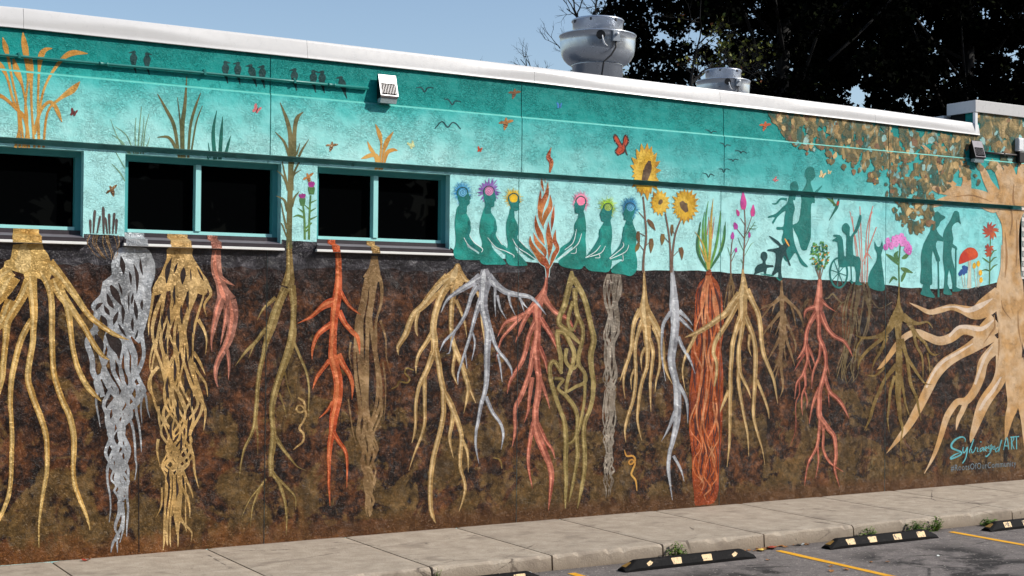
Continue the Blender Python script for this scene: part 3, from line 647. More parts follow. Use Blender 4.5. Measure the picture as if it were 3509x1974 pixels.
m_.stroke('A', 'gold', '228 135 240,232 200 275,240 260 340,235 320 400,215 390 390;400 300 110,480 380 80,560 480 65,640 590 55,700 680 48,760 750 45,850 820 42,950 885 34,1065 930 5;440 420 110,510 560 82,570 640 62,640 740 48,700 830 45,750 920 45,800 1000 42,850 1060 32,905 1095 5;470 480 80,545 620 60,570 720 55,585 850 45,600 980 42,625 1100 42,660 1200 45,720 1310 45,780 1380 38,838 1438 5;330 350 80,390 450 62,420 560 52,430 700 50,430 900 48,435 1060 45,445 1200 48,480 1330 50,520 1440 50,575 1560 50,610 1720 48,610 1880 44,605 2020 40,625 2150 40,665 2260 36,710 2370 28,740 2475 12,742 2505 4;250 380 110,270 560 75,280 700 65,275 850 52,270 960 50,240 1130 50,232 1260 52,260 1360 55,285 1440 50,340 1580 50,380 1720 46,390 1880 40,385 2040 36,355 2200 32,335 2340 22,322 2470 18,322 2650 6;262 760 50,200 870 52,160 970 50,120 1130 50,95 1260 46,85 1440 42,92 1560 36,100 1740 38,95 1900 38,90 2080 36,70 2220 36,35 2320 34,0 2400 30,-20 2460 10;240 440 90,200 540 80,150 630 75,110 690 80,60 780 70,50 900 56,40 1000 50,25 1150 50,20 1240 45,-20 1380 40,-60 1460 30;100 400 150,30 530 110,-40 620 80;90 600 90,50 700 90,10 790 70,-40 840 60;90 350 120,0 420 110,-60 450 100')
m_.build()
m_ = MO('painted_root', 'tan woven root like a plait below the second window', 0)
m_.poly('A', 'braid', '1395 165, 1585 165, 1590 230, 1650 330, 1710 450, 1700 560, 1560 520, 1500 600, 1420 520, 1290 560, 1265 500, 1330 380, 1380 250', None, 3)
m_.bundle('A', 'braid', '420 1490 215,560 1488 240,700 1475 235,850 1465 230,1000 1468 225,1150 1455 215,1300 1468 232,1440 1490 218,1600 1490 185,1750 1480 160,1900 1468 135,2050 1440 100,2200 1440 110,2330 1430 115,2450 1430 120,2600 1430 130,2690 1430 140', 10, 25, (1.0, 1.7), seed=4, step=5)
m_.bundle('A', 'braid', '480 1488 160,700 1475 170,1000 1468 150,1300 1468 160,1700 1485 130,2050 1440 70,2250 1440 80,2560 1430 100', 4, 21, (1.4, 2.2), seed=14, step=5)
m_.stroke('A', 'braid', '1610 340 40,1690 420 34,1720 480 30,1745 550 24,1690 640 18,1712 740 3;1270 540 24,1250 680 20,1230 800 14,1232 890 3;1640 760 30,1690 850 22,1710 940 14,1700 1050 3;1310 900 26,1270 980 20,1240 1100 14,1245 1190 3;1600 1030 28,1650 1110 24,1700 1220 3;1600 1120 28,1640 1200 22,1700 1290 18,1720 1400 3;1310 1150 28,1250 1230 26,1230 1330 18,1300 1440 3;1620 1350 34,1670 1440 30,1700 1530 22,1685 1680 3;1310 1480 22,1320 1620 16,1340 1700 3;1310 1750 26,1300 1850 18,1325 1980 3;1570 1810 28,1600 1900 22,1610 2020 18,1645 2160 3;1500 1990 28,1540 2080 22,1590 2200 12,1595 2240 3;1340 2150 18,1335 2300 14,1290 2400 3;1500 2150 28,1550 2230 22,1570 2330 14,1570 2400 3;1480 2380 28,1520 2450 22,1585 2520 14,1580 2600 3')
m_.stroke('A', 'gap', '1420 252 4,1388 350 42,1378 460 8;1470 290 3,1455 330 20,1442 375 3;1522 325 6,1515 390 48,1508 470 6;1575 345 3,1580 400 12,1580 440 3;1630 330 3,1660 390 18,1685 440 3;1445 480 3,1440 560 24,1450 640 3;1560 520 4,1550 600 26,1560 680 3;1500 640 3,1500 720 24,1510 800 3;1400 640 3,1395 720 26,1410 810 3;1340 700 3,1340 790 18,1345 850 3;1600 700 3,1590 800 24,1600 880 3;1480 850 3,1470 950 26,1480 1030 3;1380 900 3,1370 990 22,1385 1060 3;1560 960 3,1570 1040 20,1560 1110 3;1440 1080 3,1450 1180 26,1440 1260 3;1530 1180 3,1540 1290 28,1530 1380 3;1390 1230 3,1380 1330 26,1400 1420 3;1580 1330 3,1590 1420 24,1580 1500 3;1470 1420 3,1470 1530 28,1480 1620 3;1560 1560 3,1560 1650 22,1550 1740 3;1420 1600 3,1410 1690 24,1430 1770 3;1500 1700 3,1500 1790 20,1495 1870 3;1400 1990 3,1390 2080 22,1410 2160 3;1460 2080 3,1470 2170 20,1460 2240 3', 'root_gap')
m_.build()
m_ = MO('painted_root', 'pinkish copper forked root hanging from the right part of the second sill', 0)
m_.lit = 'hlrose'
m_.stroke('A', 'copper', '1792 185 70,1787 290 85,1795 370 85,1820 450 75,1850 540 110,1885 610 150;1840 570 80,1800 690 62,1770 820 42,1750 940 20,1755 1030 3;1880 640 60,1870 750 40,1850 850 25,1825 970 4;1905 600 100,1930 720 85,1908 880 70,1870 980 60,1820 1070 50,1788 1160 40,1785 1250 25,1805 1322 4;1880 1010 32,1895 1130 26,1890 1262 4;1825 415 45,1880 450 28,1942 480 4')
m_.build()
m_ = MO('painted_root', 'olive gold root of the tall reed, forking over the first panel joint', 0)
m_.lit = 'hlolive'
m_.stroke('C', 'olivegold', '462 -60 44,461 20 54,463 80 60,465 180 72,460 260 100,445 320 110;430 330 80,380 450 75,340 560 85,310 660 80,270 780 55,250 880 45,220 1000 45,200 1150 42,190 1300 42,180 1400 42,175 1460 44,140 1560 34,90 1660 28,60 1800 20,50 1900 6;185 1420 30,200 1560 22,200 1710 6;340 590 40,250 690 40,190 770 38,100 860 30,15 975 6;170 800 24,150 850 18,125 915 5;350 410 44,250 500 28,195 600 6;480 310 75,498 460 60,495 600 52,490 700 72,470 810 76,430 930 70,380 1070 65,340 1200 65,318 1330 55,322 1440 50,330 1530 55,325 1640 60,310 1750 50,315 1890 50;345 1560 45,400 1650 38,470 1740 28,530 1810 16,602 1842 4;500 780 32,550 900 30,600 1020 28,625 1150 24,622 1300 20,625 1410 8;425 1030 24,450 1150 18,490 1260 4;380 1200 24,420 1320 20,442 1425 6;318 1860 50,370 1930 40,400 2010 35,430 2120 32,440 2260 22,435 2380 6;360 1900 32,450 1990 28,510 2060 22,515 2170 5;268 1910 28,220 1980 28,150 2060 20,100 2150 14,68 2225 5;215 1990 30,170 2110 26,150 2200 18,140 2310 5', None, False, -3.2)
m_.build()
m_ = MO('painted_root', 'bright orange tapering root with hooked side shoots under the third window', 1)
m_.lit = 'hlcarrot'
m_.stroke('C', 'carrot', '864 40 46,868 80 48,870 170 50,870 250 55,865 330 65,855 420 75,840 520 70,830 620 62,825 720 60,820 820 65,820 900 70,840 980 75,860 1060 75,868 1150 75,860 1250 75,835 1370 72,825 1440 65,815 1530 52,800 1620 45,790 1740 34,790 1860 24,788 1960 20,795 2060 12,798 2135 3;848 440 75,780 460 70,720 500 45,640 570 26,532 623 3;825 620 52,750 670 45,690 730 36,655 830 24,650 922 3;795 930 40,740 1000 32,690 1070 28,654 1168 3;820 1270 24,770 1350 18,708 1408 4;885 360 36,930 440 28,980 500 20,1052 552 3;872 520 50,920 620 42,980 690 38,1030 750 32,1045 882 3;865 880 56,910 970 45,960 1050 36,985 1140 26,980 1255 3;820 1520 46,870 1600 34,925 1680 28,940 1780 20,937 1985 3')
m_.build()
m_ = MO('painted_root', 'dull bronze root of thin parallel strands right of the orange root', 0)
m_.stroke('C', 'bronze', '1168 66 50,1165 140 76,1160 200 112,1142 262 150', None)
m_.bundle('C', 'bronze', '230 1148 75,330 1135 96,450 1130 100,600 1112 100,750 1118 115,900 1118 130,1100 1118 135,1300 1110 125,1500 1110 105,1700 1120 75,1850 1120 62,2050 1128 46,2240 1130 30', 8, 30, (.5, 1.1), seed=8)
m_.stroke('C', 'bronze', '1215 600 20,1260 750 14,1265 900 10,1305 1055 3;1235 940 16,1260 1150 10,1248 1425 3;970 780 16,960 900 12,985 1000 3;950 1250 14,985 1500 10,1020 1640 3')
m_.build()
m_ = MO('painted_root', 'pale gold branching root just right of the third window', 0)
m_.lit = 'hltan'
m_.stroke('D', 'tan', '648 128 30,646 170 70,635 230 150,610 290 150', None)
m_.stroke('D', 'tan', '580 250 110,500 320 90,420 410 75,360 480 55,290 540 48,250 620 48,220 710 48,170 790 38,152 830 28,158 888 3;325 510 34,305 600 28,303 680 22,317 730 3;565 300 80,520 380 60,480 480 55,455 580 52,445 680 55,455 760 58,455 860 56;445 685 42,390 780 36,330 870 30,305 960 22,303 1038 3;447 860 55,410 970 45,370 1060 45,330 1140 32,305 1260 28,300 1350 28,300 1440 24,290 1530 20,268 1615 3;372 1070 36,375 1220 30,375 1350 30,375 1440 28,345 1560 24,290 1700 16,243 1845 3;465 830 50,490 950 45,505 1060 45,530 1180 48,530 1280 42,530 1380 42,500 1530 42,455 1700 42,430 1850 40,420 2000 38,425 2150 36,445 2230 28,467 2278 4;538 1195 44,590 1290 48,620 1370 45,650 1440 40,680 1560 36,670 1700 32,670 1820 30,700 1920 28,710 2000 24,690 2090 18,658 2182 3;612 1350 40,600 1460 34,580 1560 28,590 1640 20,612 1738 3;688 1590 28,730 1700 20,735 1855 3;630 290 70,605 430 45,595 560 40,595 680 36,610 780 40,640 870 45,680 960 40,710 1060 38,735 1150 36,725 1240 24,698 1368 3;742 1140 22,770 1220 16,798 1283 3;630 860 28,612 960 26,610 1040 24,646 1133 3;632 430 34,680 540 22,710 640 18,723 740 3;670 210 50,720 270 36,770 292 24,790 340 24,830 420 22,850 620 20,868 740 16,868 802 4')
m_.stroke('D', 'gap', '530 300 4,470 350 26,415 395 4', 'root_gap')
m_.build()
m_ = MO('painted_root', 'silver-grey branching root beside the panel joint under the seated figures', 1)
m_.lit = 'hlsilver'
m_.stroke('D', 'steel', '870 175 56,875 230 100,870 290 112,862 380 76,858 480 74,880 580 65,900 680 65,895 800 55,890 900 52,890 1000 48,885 1100 42,870 1200 36,840 1300 32,815 1440 28,800 1520 22,797 1640 18,822 1782 3;880 1230 34,930 1350 30,965 1400 28,1005 1460 24,1025 1550 20,1006 1668 3;840 240 80,750 300 55,650 360 40,560 430 24,510 532 3;810 310 56,760 400 36,730 500 32,690 590 30,620 690 24,540 770 18,498 858 3;640 655 18,600 760 14,580 860 10,555 876 3;845 420 60,800 540 36,770 650 30,740 760 26,710 850 22,680 950 18,650 1050 14,650 1128 3;770 700 18,790 790 16,763 933 3;710 870 14,725 1000 3;895 240 90,960 300 60,1040 360 50,1130 385 42,1230 400 34,1290 440 24,1340 500 16,1380 553 3;958 320 26,955 450 18,962 568 3;975 390 22,1000 500 16,1052 590 3;1068 380 24,1085 470 16,1125 558 3;1150 400 22,1190 460 16,1226 498 3;1165 425 16,1200 533 3;915 670 44,950 780 30,990 860 28,1050 930 26,1090 1000 18,1096 1063 3;978 880 20,1000 980 16,1016 1110 3')
m_.build()
m_ = MO('painted_root', 'salmon-red root running down from the painted fire', 0)
m_.lit = 'hlrose'
m_.stroke('D', 'rose', '1392 180 40,1382 260 22,1372 330 40,1345 400 70,1310 460 86,1305 560 70,1310 650 54,1305 740 56,1295 830 76,1300 900 52,1310 1000 52,1322 1100 48,1308 1250 50,1292 1340 50,1300 1516 60,1356 1666 58,1406 1786 50,1425 1886 45,1416 2016 30,1398 2175 3;1295 460 64,1230 530 45,1130 580 38,1040 620 28,976 738 3;1180 565 30,1100 650 28,1020 740 22,985 830 12,964 942 3;1245 520 46,1200 600 36,1170 670 32,1123 783 3;1295 600 46,1240 720 38,1215 830 38,1180 940 36,1110 1050 32,1075 1120 22,1058 1205 3;1278 850 56,1255 980 42,1220 1100 38,1170 1230 38,1125 1330 36,1126 1500 30,1098 1645 3;1265 1070 38,1240 1250 30,1230 1350 22,1198 1445 3;1355 400 60,1410 480 42,1470 540 36,1560 590 30,1622 695 6;1330 580 46,1390 670 40,1440 760 28,1470 843 3;1320 820 50,1370 930 30,1391 1043 3;1330 1080 30,1380 1220 22,1411 1335 3;1310 1450 36,1376 1590 30,1430 1670 22,1453 1745 3;1275 1440 40,1236 1666 30,1236 1826 24,1267 1990 3')
m_.build()
m_ = MO('painted_root', 'knotted olive-gold root of looping ropes right of the salmon root', 1)
m_.lit = 'hlolive'
m_.stroke('D', 'knot', '1590 190 20,1590 260 60,1575 300 50,1550 400 50,1530 480 48,1495 560 42,1490 630 42,1550 680 40,1610 740 36,1662 792 20;1605 250 50,1680 380 44,1720 500 42,1750 640 42,1775 760 48,1750 880 48,1755 1000 42,1770 1100 40,1765 1230 36,1740 1340 34,1700 1440 36,1690 1560 38,1700 1700 36,1695 1850 34,1670 2000 28,1638 2155 6;1620 330 46,1620 450 36,1640 560 38,1680 650 34,1680 760 32,1650 880 36,1650 960 36,1700 1040 30,1700 1110 30,1620 1150 26,1550 1192 20;1458 690 30,1530 700 40,1570 770 36,1610 860 36,1600 960 34,1560 1080 30,1540 1205 22;1470 700 36,1480 800 36,1500 900 36,1500 1020 32;1510 1040 26,1450 940 36,1410 980 36,1420 1100 36,1460 1240 34,1500 1350 34,1530 1440 36,1545 1600 40,1540 1750 38,1545 1900 34,1540 2050 24,1538 2155 6;1450 1080 26,1520 1090 26,1480 1160 24,1550 1230 34,1620 1330 36,1640 1440 34,1630 1560 34,1640 1700 34,1620 1850 28,1590 2000 20,1568 2105 5;1600 440 30,1560 600 30,1600 680 26,1650 560 20;1700 1060 28,1700 1180 24,1690 1300 24,1650 1500 28,1600 1600 24,1548 1622 20;1550 830 30,1540 930 30,1600 1000 26,1655 945 18')
m_.build()
m_ = MO('painted_root', 'slim grey plaited root hanging below the rightmost seated figure', 0)
m_.bundle('D', 'greybraid', '215 1932 66,330 1930 74,430 1935 74,560 1925 58,700 1918 64,800 1918 54,950 1910 60,1080 1905 58,1170 1912 42,1300 1900 50,1400 1902 52,1546 1896 50,1696 1896 28,1836 1896 52,1956 1896 38,2070 1896 26', 11, 15, (1.0, 1.7), seed=12, step=5)
m_.build()
m_ = MO('painted_root', 'light tan fan-shaped root below the tallest sunflower', 0)
m_.lit = 'hltan'
m_.stroke('G', 'tan', '424 50 12,428 160 26,432 280 42,430 380 74,434 450 112,440 530 86,446 620 70', None)
m_.stroke('G', 'tan', '395 440 64,340 540 40,320 660 38,310 780 36,280 900 32,240 1000 24,198 1112 3;265 950 26,240 1050 22,235 1150 18,251 1274 3;415 540 56,370 660 36,345 780 32,345 900 32,350 1050 32,338 1200 34,318 1300 32,270 1450 28,247 1571 18,258 1675 3;335 990 22,305 1080 18,311 1188 3;448 570 80,455 700 70,460 850 40,450 980 36,410 1100 34,384 1230 34,373 1330 30,364 1457 24,383 1571 16,406 1660 3;437 790 32,400 880 22,405 1004 3;475 710 44,510 830 36,500 960 32,485 1100 28,485 1230 20,491 1393 3;462 470 76,530 580 60,580 680 45,605 800 36,610 920 30,640 1030 22,692 1133 3;515 600 42,560 720 34,575 850 30,570 980 26,540 1100 18,529 1203 3')
m_.build()
m_ = MO('painted_root', 'smooth silver tap root below the forked sunflower stems', 1)
m_.lit = 'hlsilver'
m_.stroke('G', 'steel', '686 30 24,690 120 40,700 250 60,705 380 85,712 480 85,715 580 80,708 680 75,692 800 75,680 900 70,695 1000 65,720 1100 62,735 1200 66,738 1300 70,736 1400 68,726 1514 58,688 1683 42,663 1773 36,652 1909 34,663 2020 24,690 2214 3;700 1800 28,769 1930 20,800 2040 3;718 1390 44,647 1558 22,588 1664 3;745 1140 46,800 1230 32,828 1330 26,832 1497 3;675 460 40,610 560 32,595 650 26,590 850 18,626 1104 3;750 450 44,840 530 20,876 583 5;752 510 40,820 580 28,885 642 6;742 690 40,790 800 30,850 900 24,902 1034 3')
m_.build()
m_ = MO('painted_root', 'thick bundle of fiery orange-red strands hanging below the green bulb plant', 0)
m_.poly('G', 'deeporange', '1010 60, 1050 65, 1060 120, 1110 180, 1145 280, 1160 420, 1170 560, 1160 700, 1142 800, 1160 950, 1165 1100, 1160 1289, 1153 1569, 1136 1762, 1131 1963, 1118 2132, 1074 2240, 980 2255, 905 2262, 895 2189, 873 1963, 873 1794, 846 1569, 850 1289, 850 1150, 870 1000, 862 850, 885 700, 890 560, 900 450, 905 300, 940 190, 1000 130', None, 2)
m_.stroke('G', 'maroon', '1000 200 4,950 300 26,935 450 6;1040 250 4,1060 380 24,1110 560 5;1000 330 4,985 480 22,990 640 4;1090 230 4,1125 360 20,1140 500 4;930 560 4,915 700 22,930 820 4;1080 560 4,1100 680 26,1090 800 4;1000 700 4,985 850 26,1010 990 4;900 900 4,895 1060 22,905 1200 4;1120 880 4,1135 1040 22,1125 1200 4;1060 1000 4,1070 1150 24,1050 1300 4;960 1150 4,950 1300 26,970 1450 4;1100 1300 4,1110 1460 26,1090 1620 4;900 1400 4,910 1560 28,930 1720 4;1020 1400 4,1030 1560 26,1010 1720 4;960 1650 4,970 1800 28,960 1960 4;1090 1700 4,1090 1850 22,1070 2000 4;1020 1900 4,1010 2050 24,1000 2180 4', 'root_shadow')
m_.bundle('G', 'midorange', '120 1022 18,260 1024 95,450 1030 118,640 1030 130,850 1006 134,1000 1015 130,1289 1004 148,1569 998 144,1800 1004 120,1963 1002 118,2130 1006 96,2240 990 70', 8, 20, (.9, 1.6), 'root_strand', seed=21)
m_.bundle('G', 'maroon', '120 1022 18,260 1024 95,450 1030 118,640 1030 130,850 1006 134,1000 1015 130,1289 1004 148,1569 998 144,1800 1004 120,1963 1002 118,2130 1006 96,2240 990 70', 8, 11, (.8, 1.5), 'root_shadow', seed=25)
m_.bundle('G', 'lightorange', '120 1022 18,260 1024 95,450 1030 118,640 1030 130,850 1006 134,1000 1015 130,1289 1004 148,1569 998 144,1800 1004 120,1963 1002 118,2130 1006 96,2240 990 70', 6, 22, (1.0, 1.7), 'pale_root_strand', seed=23)
m_.build()
m_ = MO('painted_root', 'large pale gold root with one arm laid across the fiery orange bundle', 1)
m_.lit = 'hltan'
m_.stroke('G', 'tan', '1344 60 12,1350 130 36,1355 200 60,1350 280 90,1342 350 92,1345 450 82,1345 550 92', None)
m_.stroke('G', 'tan', '1320 290 76,1250 380 60,1190 470 60,1120 520 55,1040 580 50,960 630 45,900 660 40,806 697 5;905 670 38,870 750 34,820 850 26,790 950 18,785 1050 14,811 1195 3;1300 370 54,1250 470 45,1200 560 45,1130 670 45,1090 740 40,1072 840 34,1100 930 30,1100 1050 26,1078 1155 14;1325 510 64,1280 640 44,1250 760 42,1240 900 40,1230 1050 38,1230 1200 36,1225 1350 34,1225 1500 30,1220 1700 22,1198 1905 4;1345 550 54,1330 680 40,1310 800 38,1310 950 44,1330 1050 32,1390 1170 24,1422 1264 3;1310 960 38,1305 1120 34,1330 1280 30,1360 1449 24,1390 1600 20,1402 1805 4;1365 500 60,1430 650 42,1460 780 42,1465 920 42,1460 1060 40,1455 1200 36,1446 1330 33,1449 1457 28,1493 1626 22,1528 1740 14,1552 1888 3;1475 1090 28,1540 1250 24,1580 1370 20,1591 1455 4;1380 250 64,1440 370 48,1490 480 44,1510 600 42,1520 730 40,1540 850 38,1590 980 32,1630 1080 26,1650 1180 20,1671 1314 3;1410 670 26,1400 780 20,1426 873 3;1215 1190 38,1160 1320 24,1128 1405 5')
m_.build()
m_ = MO('painted_root', 'tiny dark bronze root right beside the fourth joint of the pale gold root', 0); m_.label = 'tiny dark bronze root just right of the fiery orange bundle'
m_.stroke('G', 'dimbronze', '1236 90 10,1237 150 26,1236 210 60')
m_.bundle('G', 'dimbronze', '160 1237 22,230 1230 55,330 1220 52,470 1205 28', 7, 10, (.5, .9), seed=3)
m_.build()
m_ = MO('painted_root', 'bronze root with feathery side branches below the two painted children', 0)
m_.stroke('G', 'bronze', '1708 165 16,1708 270 30,1710 330 46,1712 450 40,1718 560 60,1715 680 70,1702 800 42,1700 950 30,1715 1080 26,1720 1170 18,1689 1264 3;1700 320 40,1620 390 32,1550 410 24,1503 442 3;1600 405 22,1550 480 16,1514 523 3;1640 395 18,1611 493 3;1700 460 36,1620 560 28,1570 620 20,1533 683 3;1620 575 14,1599 663 3;1700 550 26,1640 694 5;1700 680 34,1640 800 24,1573 918 3;1695 850 26,1660 960 22,1623 1033 3;1685 950 20,1644 1094 3;1722 320 40,1800 390 30,1860 450 26,1900 540 20,1911 604 3;1790 385 20,1820 480 18,1841 604 3;1728 480 36,1770 590 26,1820 700 22,1840 780 16,1831 844 3;1730 610 36,1760 740 26,1790 830 24,1831 964 5;1728 710 20,1735 830 16,1751 924 3', None, False, -.6)
m_.build()
m_ = MO('painted_root', 'dim olive curtain of fine rootlets below the wheelchair and the dog', 0)
m_.bundle('H', 'dimolive', '180 650 80,300 640 120,450 620 150,650 610 150,800 590 130,1000 545 110,1120 520 80', 13, 14, (.5, 1.2), seed=31)
m_.stroke('H', 'dimolive', '345 330 10,370 325 12,410 288 16,450 330 14,500 370 12,545 335 8;500 360 14,430 470 10,380 570 3;760 330 12,840 420 10,960 360 4;700 260 12,740 420 12,800 520 4')
m_.build()
m_ = MO('painted_root', 'salmon-pink root with many forked rootlets below the small leafy bush', 1)
m_.lit = 'hlrose'
m_.stroke('H', 'rose', '292 148 30,290 250 52,282 330 68,276 400 84,280 480 66,285 560 42,285 680 38,318 760 40,345 850 36,345 960 32,320 1080 40,292 1180 42,288 1300 48,288 1400 48,320 1460 50,380 1540 45,425 1605 36,441 1772 32,430 1900 24,474 2065 3;320 1460 34,325 1600 24,324 1717 24,385 1838 22,509 1923 3;296 1400 36,286 1540 28,263 1693 26,185 1850 20,151 2054 3;270 1680 20,280 1827 14,251 1987 3;275 405 44,200 420 36,160 450 28,147 513 3;265 450 58,200 560 40,170 650 36,160 760 40,130 830 30,79 893 4;168 750 48,180 880 30,160 960 28,130 1040 26,80 1110 20,61 1254 3;150 840 20,100 920 16,58 993 3;185 780 38,225 870 20,246 943 3;185 890 18,216 1003 3;150 1005 26,160 1130 22,130 1210 18,125 1320 14,134 1404 3;150 1170 14,175 1260 12,170 1343 3;100 1080 16,105 1200 12,70 1300 10,70 1527 8,18 1695 3;300 340 40,360 400 22,442 453 3;298 460 60,360 600 40,430 680 40,510 720 34,560 790 22,593 864 3;298 690 30,290 850 26,250 950 22,225 1040 18,217 1163 3;350 910 20,381 1034 3;335 1040 38,380 1180 36,440 1240 38,500 1310 30,562 1434 4;285 1150 32,240 1260 26,210 1380 14,194 1484 3;370 1170 16,378 1334 3')
m_.build()
m_ = MO('painted_root', 'huge pale tan roots of the painted tree reaching left at the far end', 1)
m_.stroke('H', 'treetan', '1960 290 170,1830 400 180,1720 460 130,1600 430 75,1500 410 55,1400 435 55,1300 455 45,1200 410 26,1116 369 5;1920 540 190,1790 640 140,1700 625 100,1600 620 88,1500 690 85,1390 720 80,1280 680 70,1180 640 60,1080 680 56,1000 760 56,930 860 44,860 950 30,818 983 4;1880 640 170,1700 770 115,1560 850 92,1440 930 100,1350 1040 92,1290 1160 86,1230 1280 80,1160 1410 75,1107 1500 62,1019 1615 45,905 1753 4;1975 740 130,1850 840 92,1790 930 90,1770 1040 85,1720 1170 75,1640 1270 70,1560 1280 60,1500 1350 60,1452 1440 58,1395 1629 45,1331 1795 30,1252 1941 4;1645 1260 52,1600 1370 46,1565 1440 40,1545 1541 5;2000 830 180,1970 1000 130,1920 1120 110,1840 1230 110,1780 1340 104,1696 1583 50,1678 1655 6;2060 980 150,2060 1150 112,2070 1300 106,2032 1430 76,2007 1583 30,1999 1655 5;2110 880 110,2140 1100 110,2155 1300 90,2171 1449 60,2176 1640 26,2180 1740 10;2130 420 110,2190 700 90,2200 800 60')
m_.stroke('H', 'treetan', '2035 -160 150,2035 -60 156,2037 60 172,2040 180 235,2040 350 262,2050 500 252,2045 650 206,2050 820 206,2058 1000 150')
m_.stroke('H', 'treelight', '1880 330 10,1760 400 50,1650 440 40,1540 405 18,1420 415 12;1900 520 10,1780 610 40,1640 590 34,1560 600 30,1480 680 24;1700 745 10,1560 830 26,1430 905 30,1340 1010 24,1270 1150 18;1880 770 10,1810 870 26,1760 1000 26,1720 1120 20;1960 1050 12,1890 1170 34,1810 1270 30,1760 1360 24', 'root_highlight')
m_.stroke('H', 'shadebark', '1895 480 5,1900 590 18,1870 640 14,1800 740 4;1935 620 4,1940 760 14,1930 900 4;2115 440 4,2118 600 14,2150 780 4;1960 300 4,1975 420 12,2050 522 4', 'root_shadow')
m_.build()
m_ = MO('painted_root', 'olive-gold root below the pink phlox, crossing the pale tree roots', 2)
m_.stroke('H', 'olive', '1019 185 10,1018 300 20,1015 400 46,1012 480 112,1010 570 74,1015 680 56,1020 800 60,1020 950 66,1015 1050 60,1010 1200 55,1018 1300 48,1030 1430 36,1052 1527 24,1036 1661 14,1040 1955 3;985 500 84,920 620 60,850 670 45,760 690 32,680 690 26,613 663 3;915 660 44,800 750 36,720 820 32,660 900 26,639 984 4;905 690 40,860 800 30,800 900 24,769 984 4;680 695 20,630 780 16,614 904 3;1000 940 54,900 1060 36,840 1180 36,790 1300 34,750 1440 28,698 1545 5;890 960 30,800 1040 20,708 1028 4;980 1040 34,940 1180 30,930 1300 28,915 1440 20,931 1564 4;1050 490 76,1120 540 60,1200 560 32,1280 545 22,1332 604 4;1110 550 58,1180 660 36,1260 740 30,1300 820 24,1350 850 18,1404 828 4;1145 600 38,1180 760 28,1230 860 24,1240 980 16,1240 1084 3;1045 700 44,1090 860 36,1150 960 32,1210 1050 26,1260 1110 18,1324 1121 3;1090 860 32,1110 1000 34,1130 1120 34,1180 1240 28,1200 1340 24,1222 1452 10;1035 1040 36,1060 1180 26,1080 1300 22,1122 1424 4;1280 830 22,1300 950 14,1295 1054 3', None, False, -1.6)
m_.build()
for z, mt, t, lb in (('C', 'tan', '533 1238 14,580 1270 18,592 1330 16,555 1362 16,520 1338 14,535 1305 14,572 1312 14,600 1372 18,575 1440 16,545 1490 18,580 1540 18,575 1600 16,530 1640 14,493 1670 4', 'pale curled worm painted left of the orange root'),
                     ('D', 'olive', '285 1012 8,230 995 14,210 1030 14,250 1080 14,230 1115 14,165 1105 14,150 1140 12,98 1167 8', 'dull olive wriggling worm painted left of the pale gold root'),
                     ('F', 'reed', '1062 405 4,1080 455 14,1130 455 16,1150 490 16,1115 525 14,1098 505 12,1125 485 12,1150 515 14,1130 570 16,1120 610 16,1155 660 16,1165 745 4', 'bright yellow looped worm painted below the fan-shaped root'),
                     ('I', 'dimolive', '1218 474 8,1182 490 10,1178 520 10,1185 550 9,1128 582 5', 'faint olive worm painted left of the turquoise signature'),
                     ('I', 'dimolive', '440 145 6,410 200 9,445 230 9,410 290 8,430 350 4', 'faint khaki worm painted near the salmon-pink root'),
                     ('F', 'olive', '-25 470 8,20 480 14,40 510 14,48 560 8', 'short olive worm painted left of the third panel joint'),):
    if lb: MO('painted_worm', lb, 0).stroke(z, mt, t).build()
m_ = MO('wall_crack', 'thin dark vertical crack low on the wall beside the silver root', 1)
m_.stroke('A', 'crack', '1146 1960 6,1148 2300 8,1150 2690 8'); m_.build()
# ---- plants above ground
m_ = MO('painted_reeds', 'clump of golden ochre reeds painted above the leftmost window')
m_.stroke('a', 'reed', '85 815 16,115 650 14,75 560 14,40 430 14,10 370 26,-12 335 10;110 815 16,100 600 13,70 450 12,45 320 16,30 260 30,15 206 4;140 815 16,150 650 13,125 480 13,92 390 36,74 325 10;160 815 14,140 600 13,155 430 13,142 290 34,132 230 30,126 176 4;190 815 14,175 600 13,172 460 18,170 380 32,173 325 10;216 815 16,210 600 14,215 400 14,226 310 34,250 275 24,288 267 4;205 720 14,230 540 13,270 430 14,340 330 22,400 292 32,484 296 4;188 740 20,220 620 18,265 565 18,298 578 22,322 625 22,342 674 4;240 815 14,262 620 13,330 545 18,400 495 38,441 450 4;160 800 18,140 660 20,90 600 18,30 545 18,-6 526 24;130 815 14,120 700 12,100 580 10'); m_.build()
m_ = MO('painted_grass', 'very pale green grass tuft painted left of the second window')
m_.stroke('a', 'grassdim', '760 850 10,770 700 7,781 588 3;740 850 8,700 750 6,638 700 3;790 850 8,800 720 6,822 628 3;720 850 10,670 780 8,618 744 3;800 840 10,827 758 3;750 850 8,745 730 6,751 648 3;690 1000 6,660 950 7,616 904 3;690 930 6,638 838 4;775 850 8,790 720 5,795 640 3;710 850 6,650 760 5,610 660 2'); m_.build()
m_ = MO('painted_grass', 'dark olive grass blades painted above the left pane of the second window')
m_.stroke('a', 'grassolive', '988 870 14,962 700 19,920 610 17,869 518 4;1010 870 20,1006 700 24,1020 580 19,1031 418 3;1000 870 10,996 700 9,979 538 3;1038 870 14,1050 700 15,1075 600 15,1107 513 3;1054 850 10,1082 680 9,1117 583 3;985 850 20,950 780 17,920 755 15,868 758 4;1020 870 12,1000 760 10'); m_.build()
m_ = MO('painted_grass', 'dark teal grass blades painted above the right pane of the second window')
m_.stroke('a', 'grassteal', '1187 880 22,1176 730 19,1196 610 3;1213 880 20,1220 750 19,1229 643 3;1240 870 18,1258 800 14,1273 750 3;1160 870 12,1149 788 3;1150 880 10,1140 850 4'); m_.build()
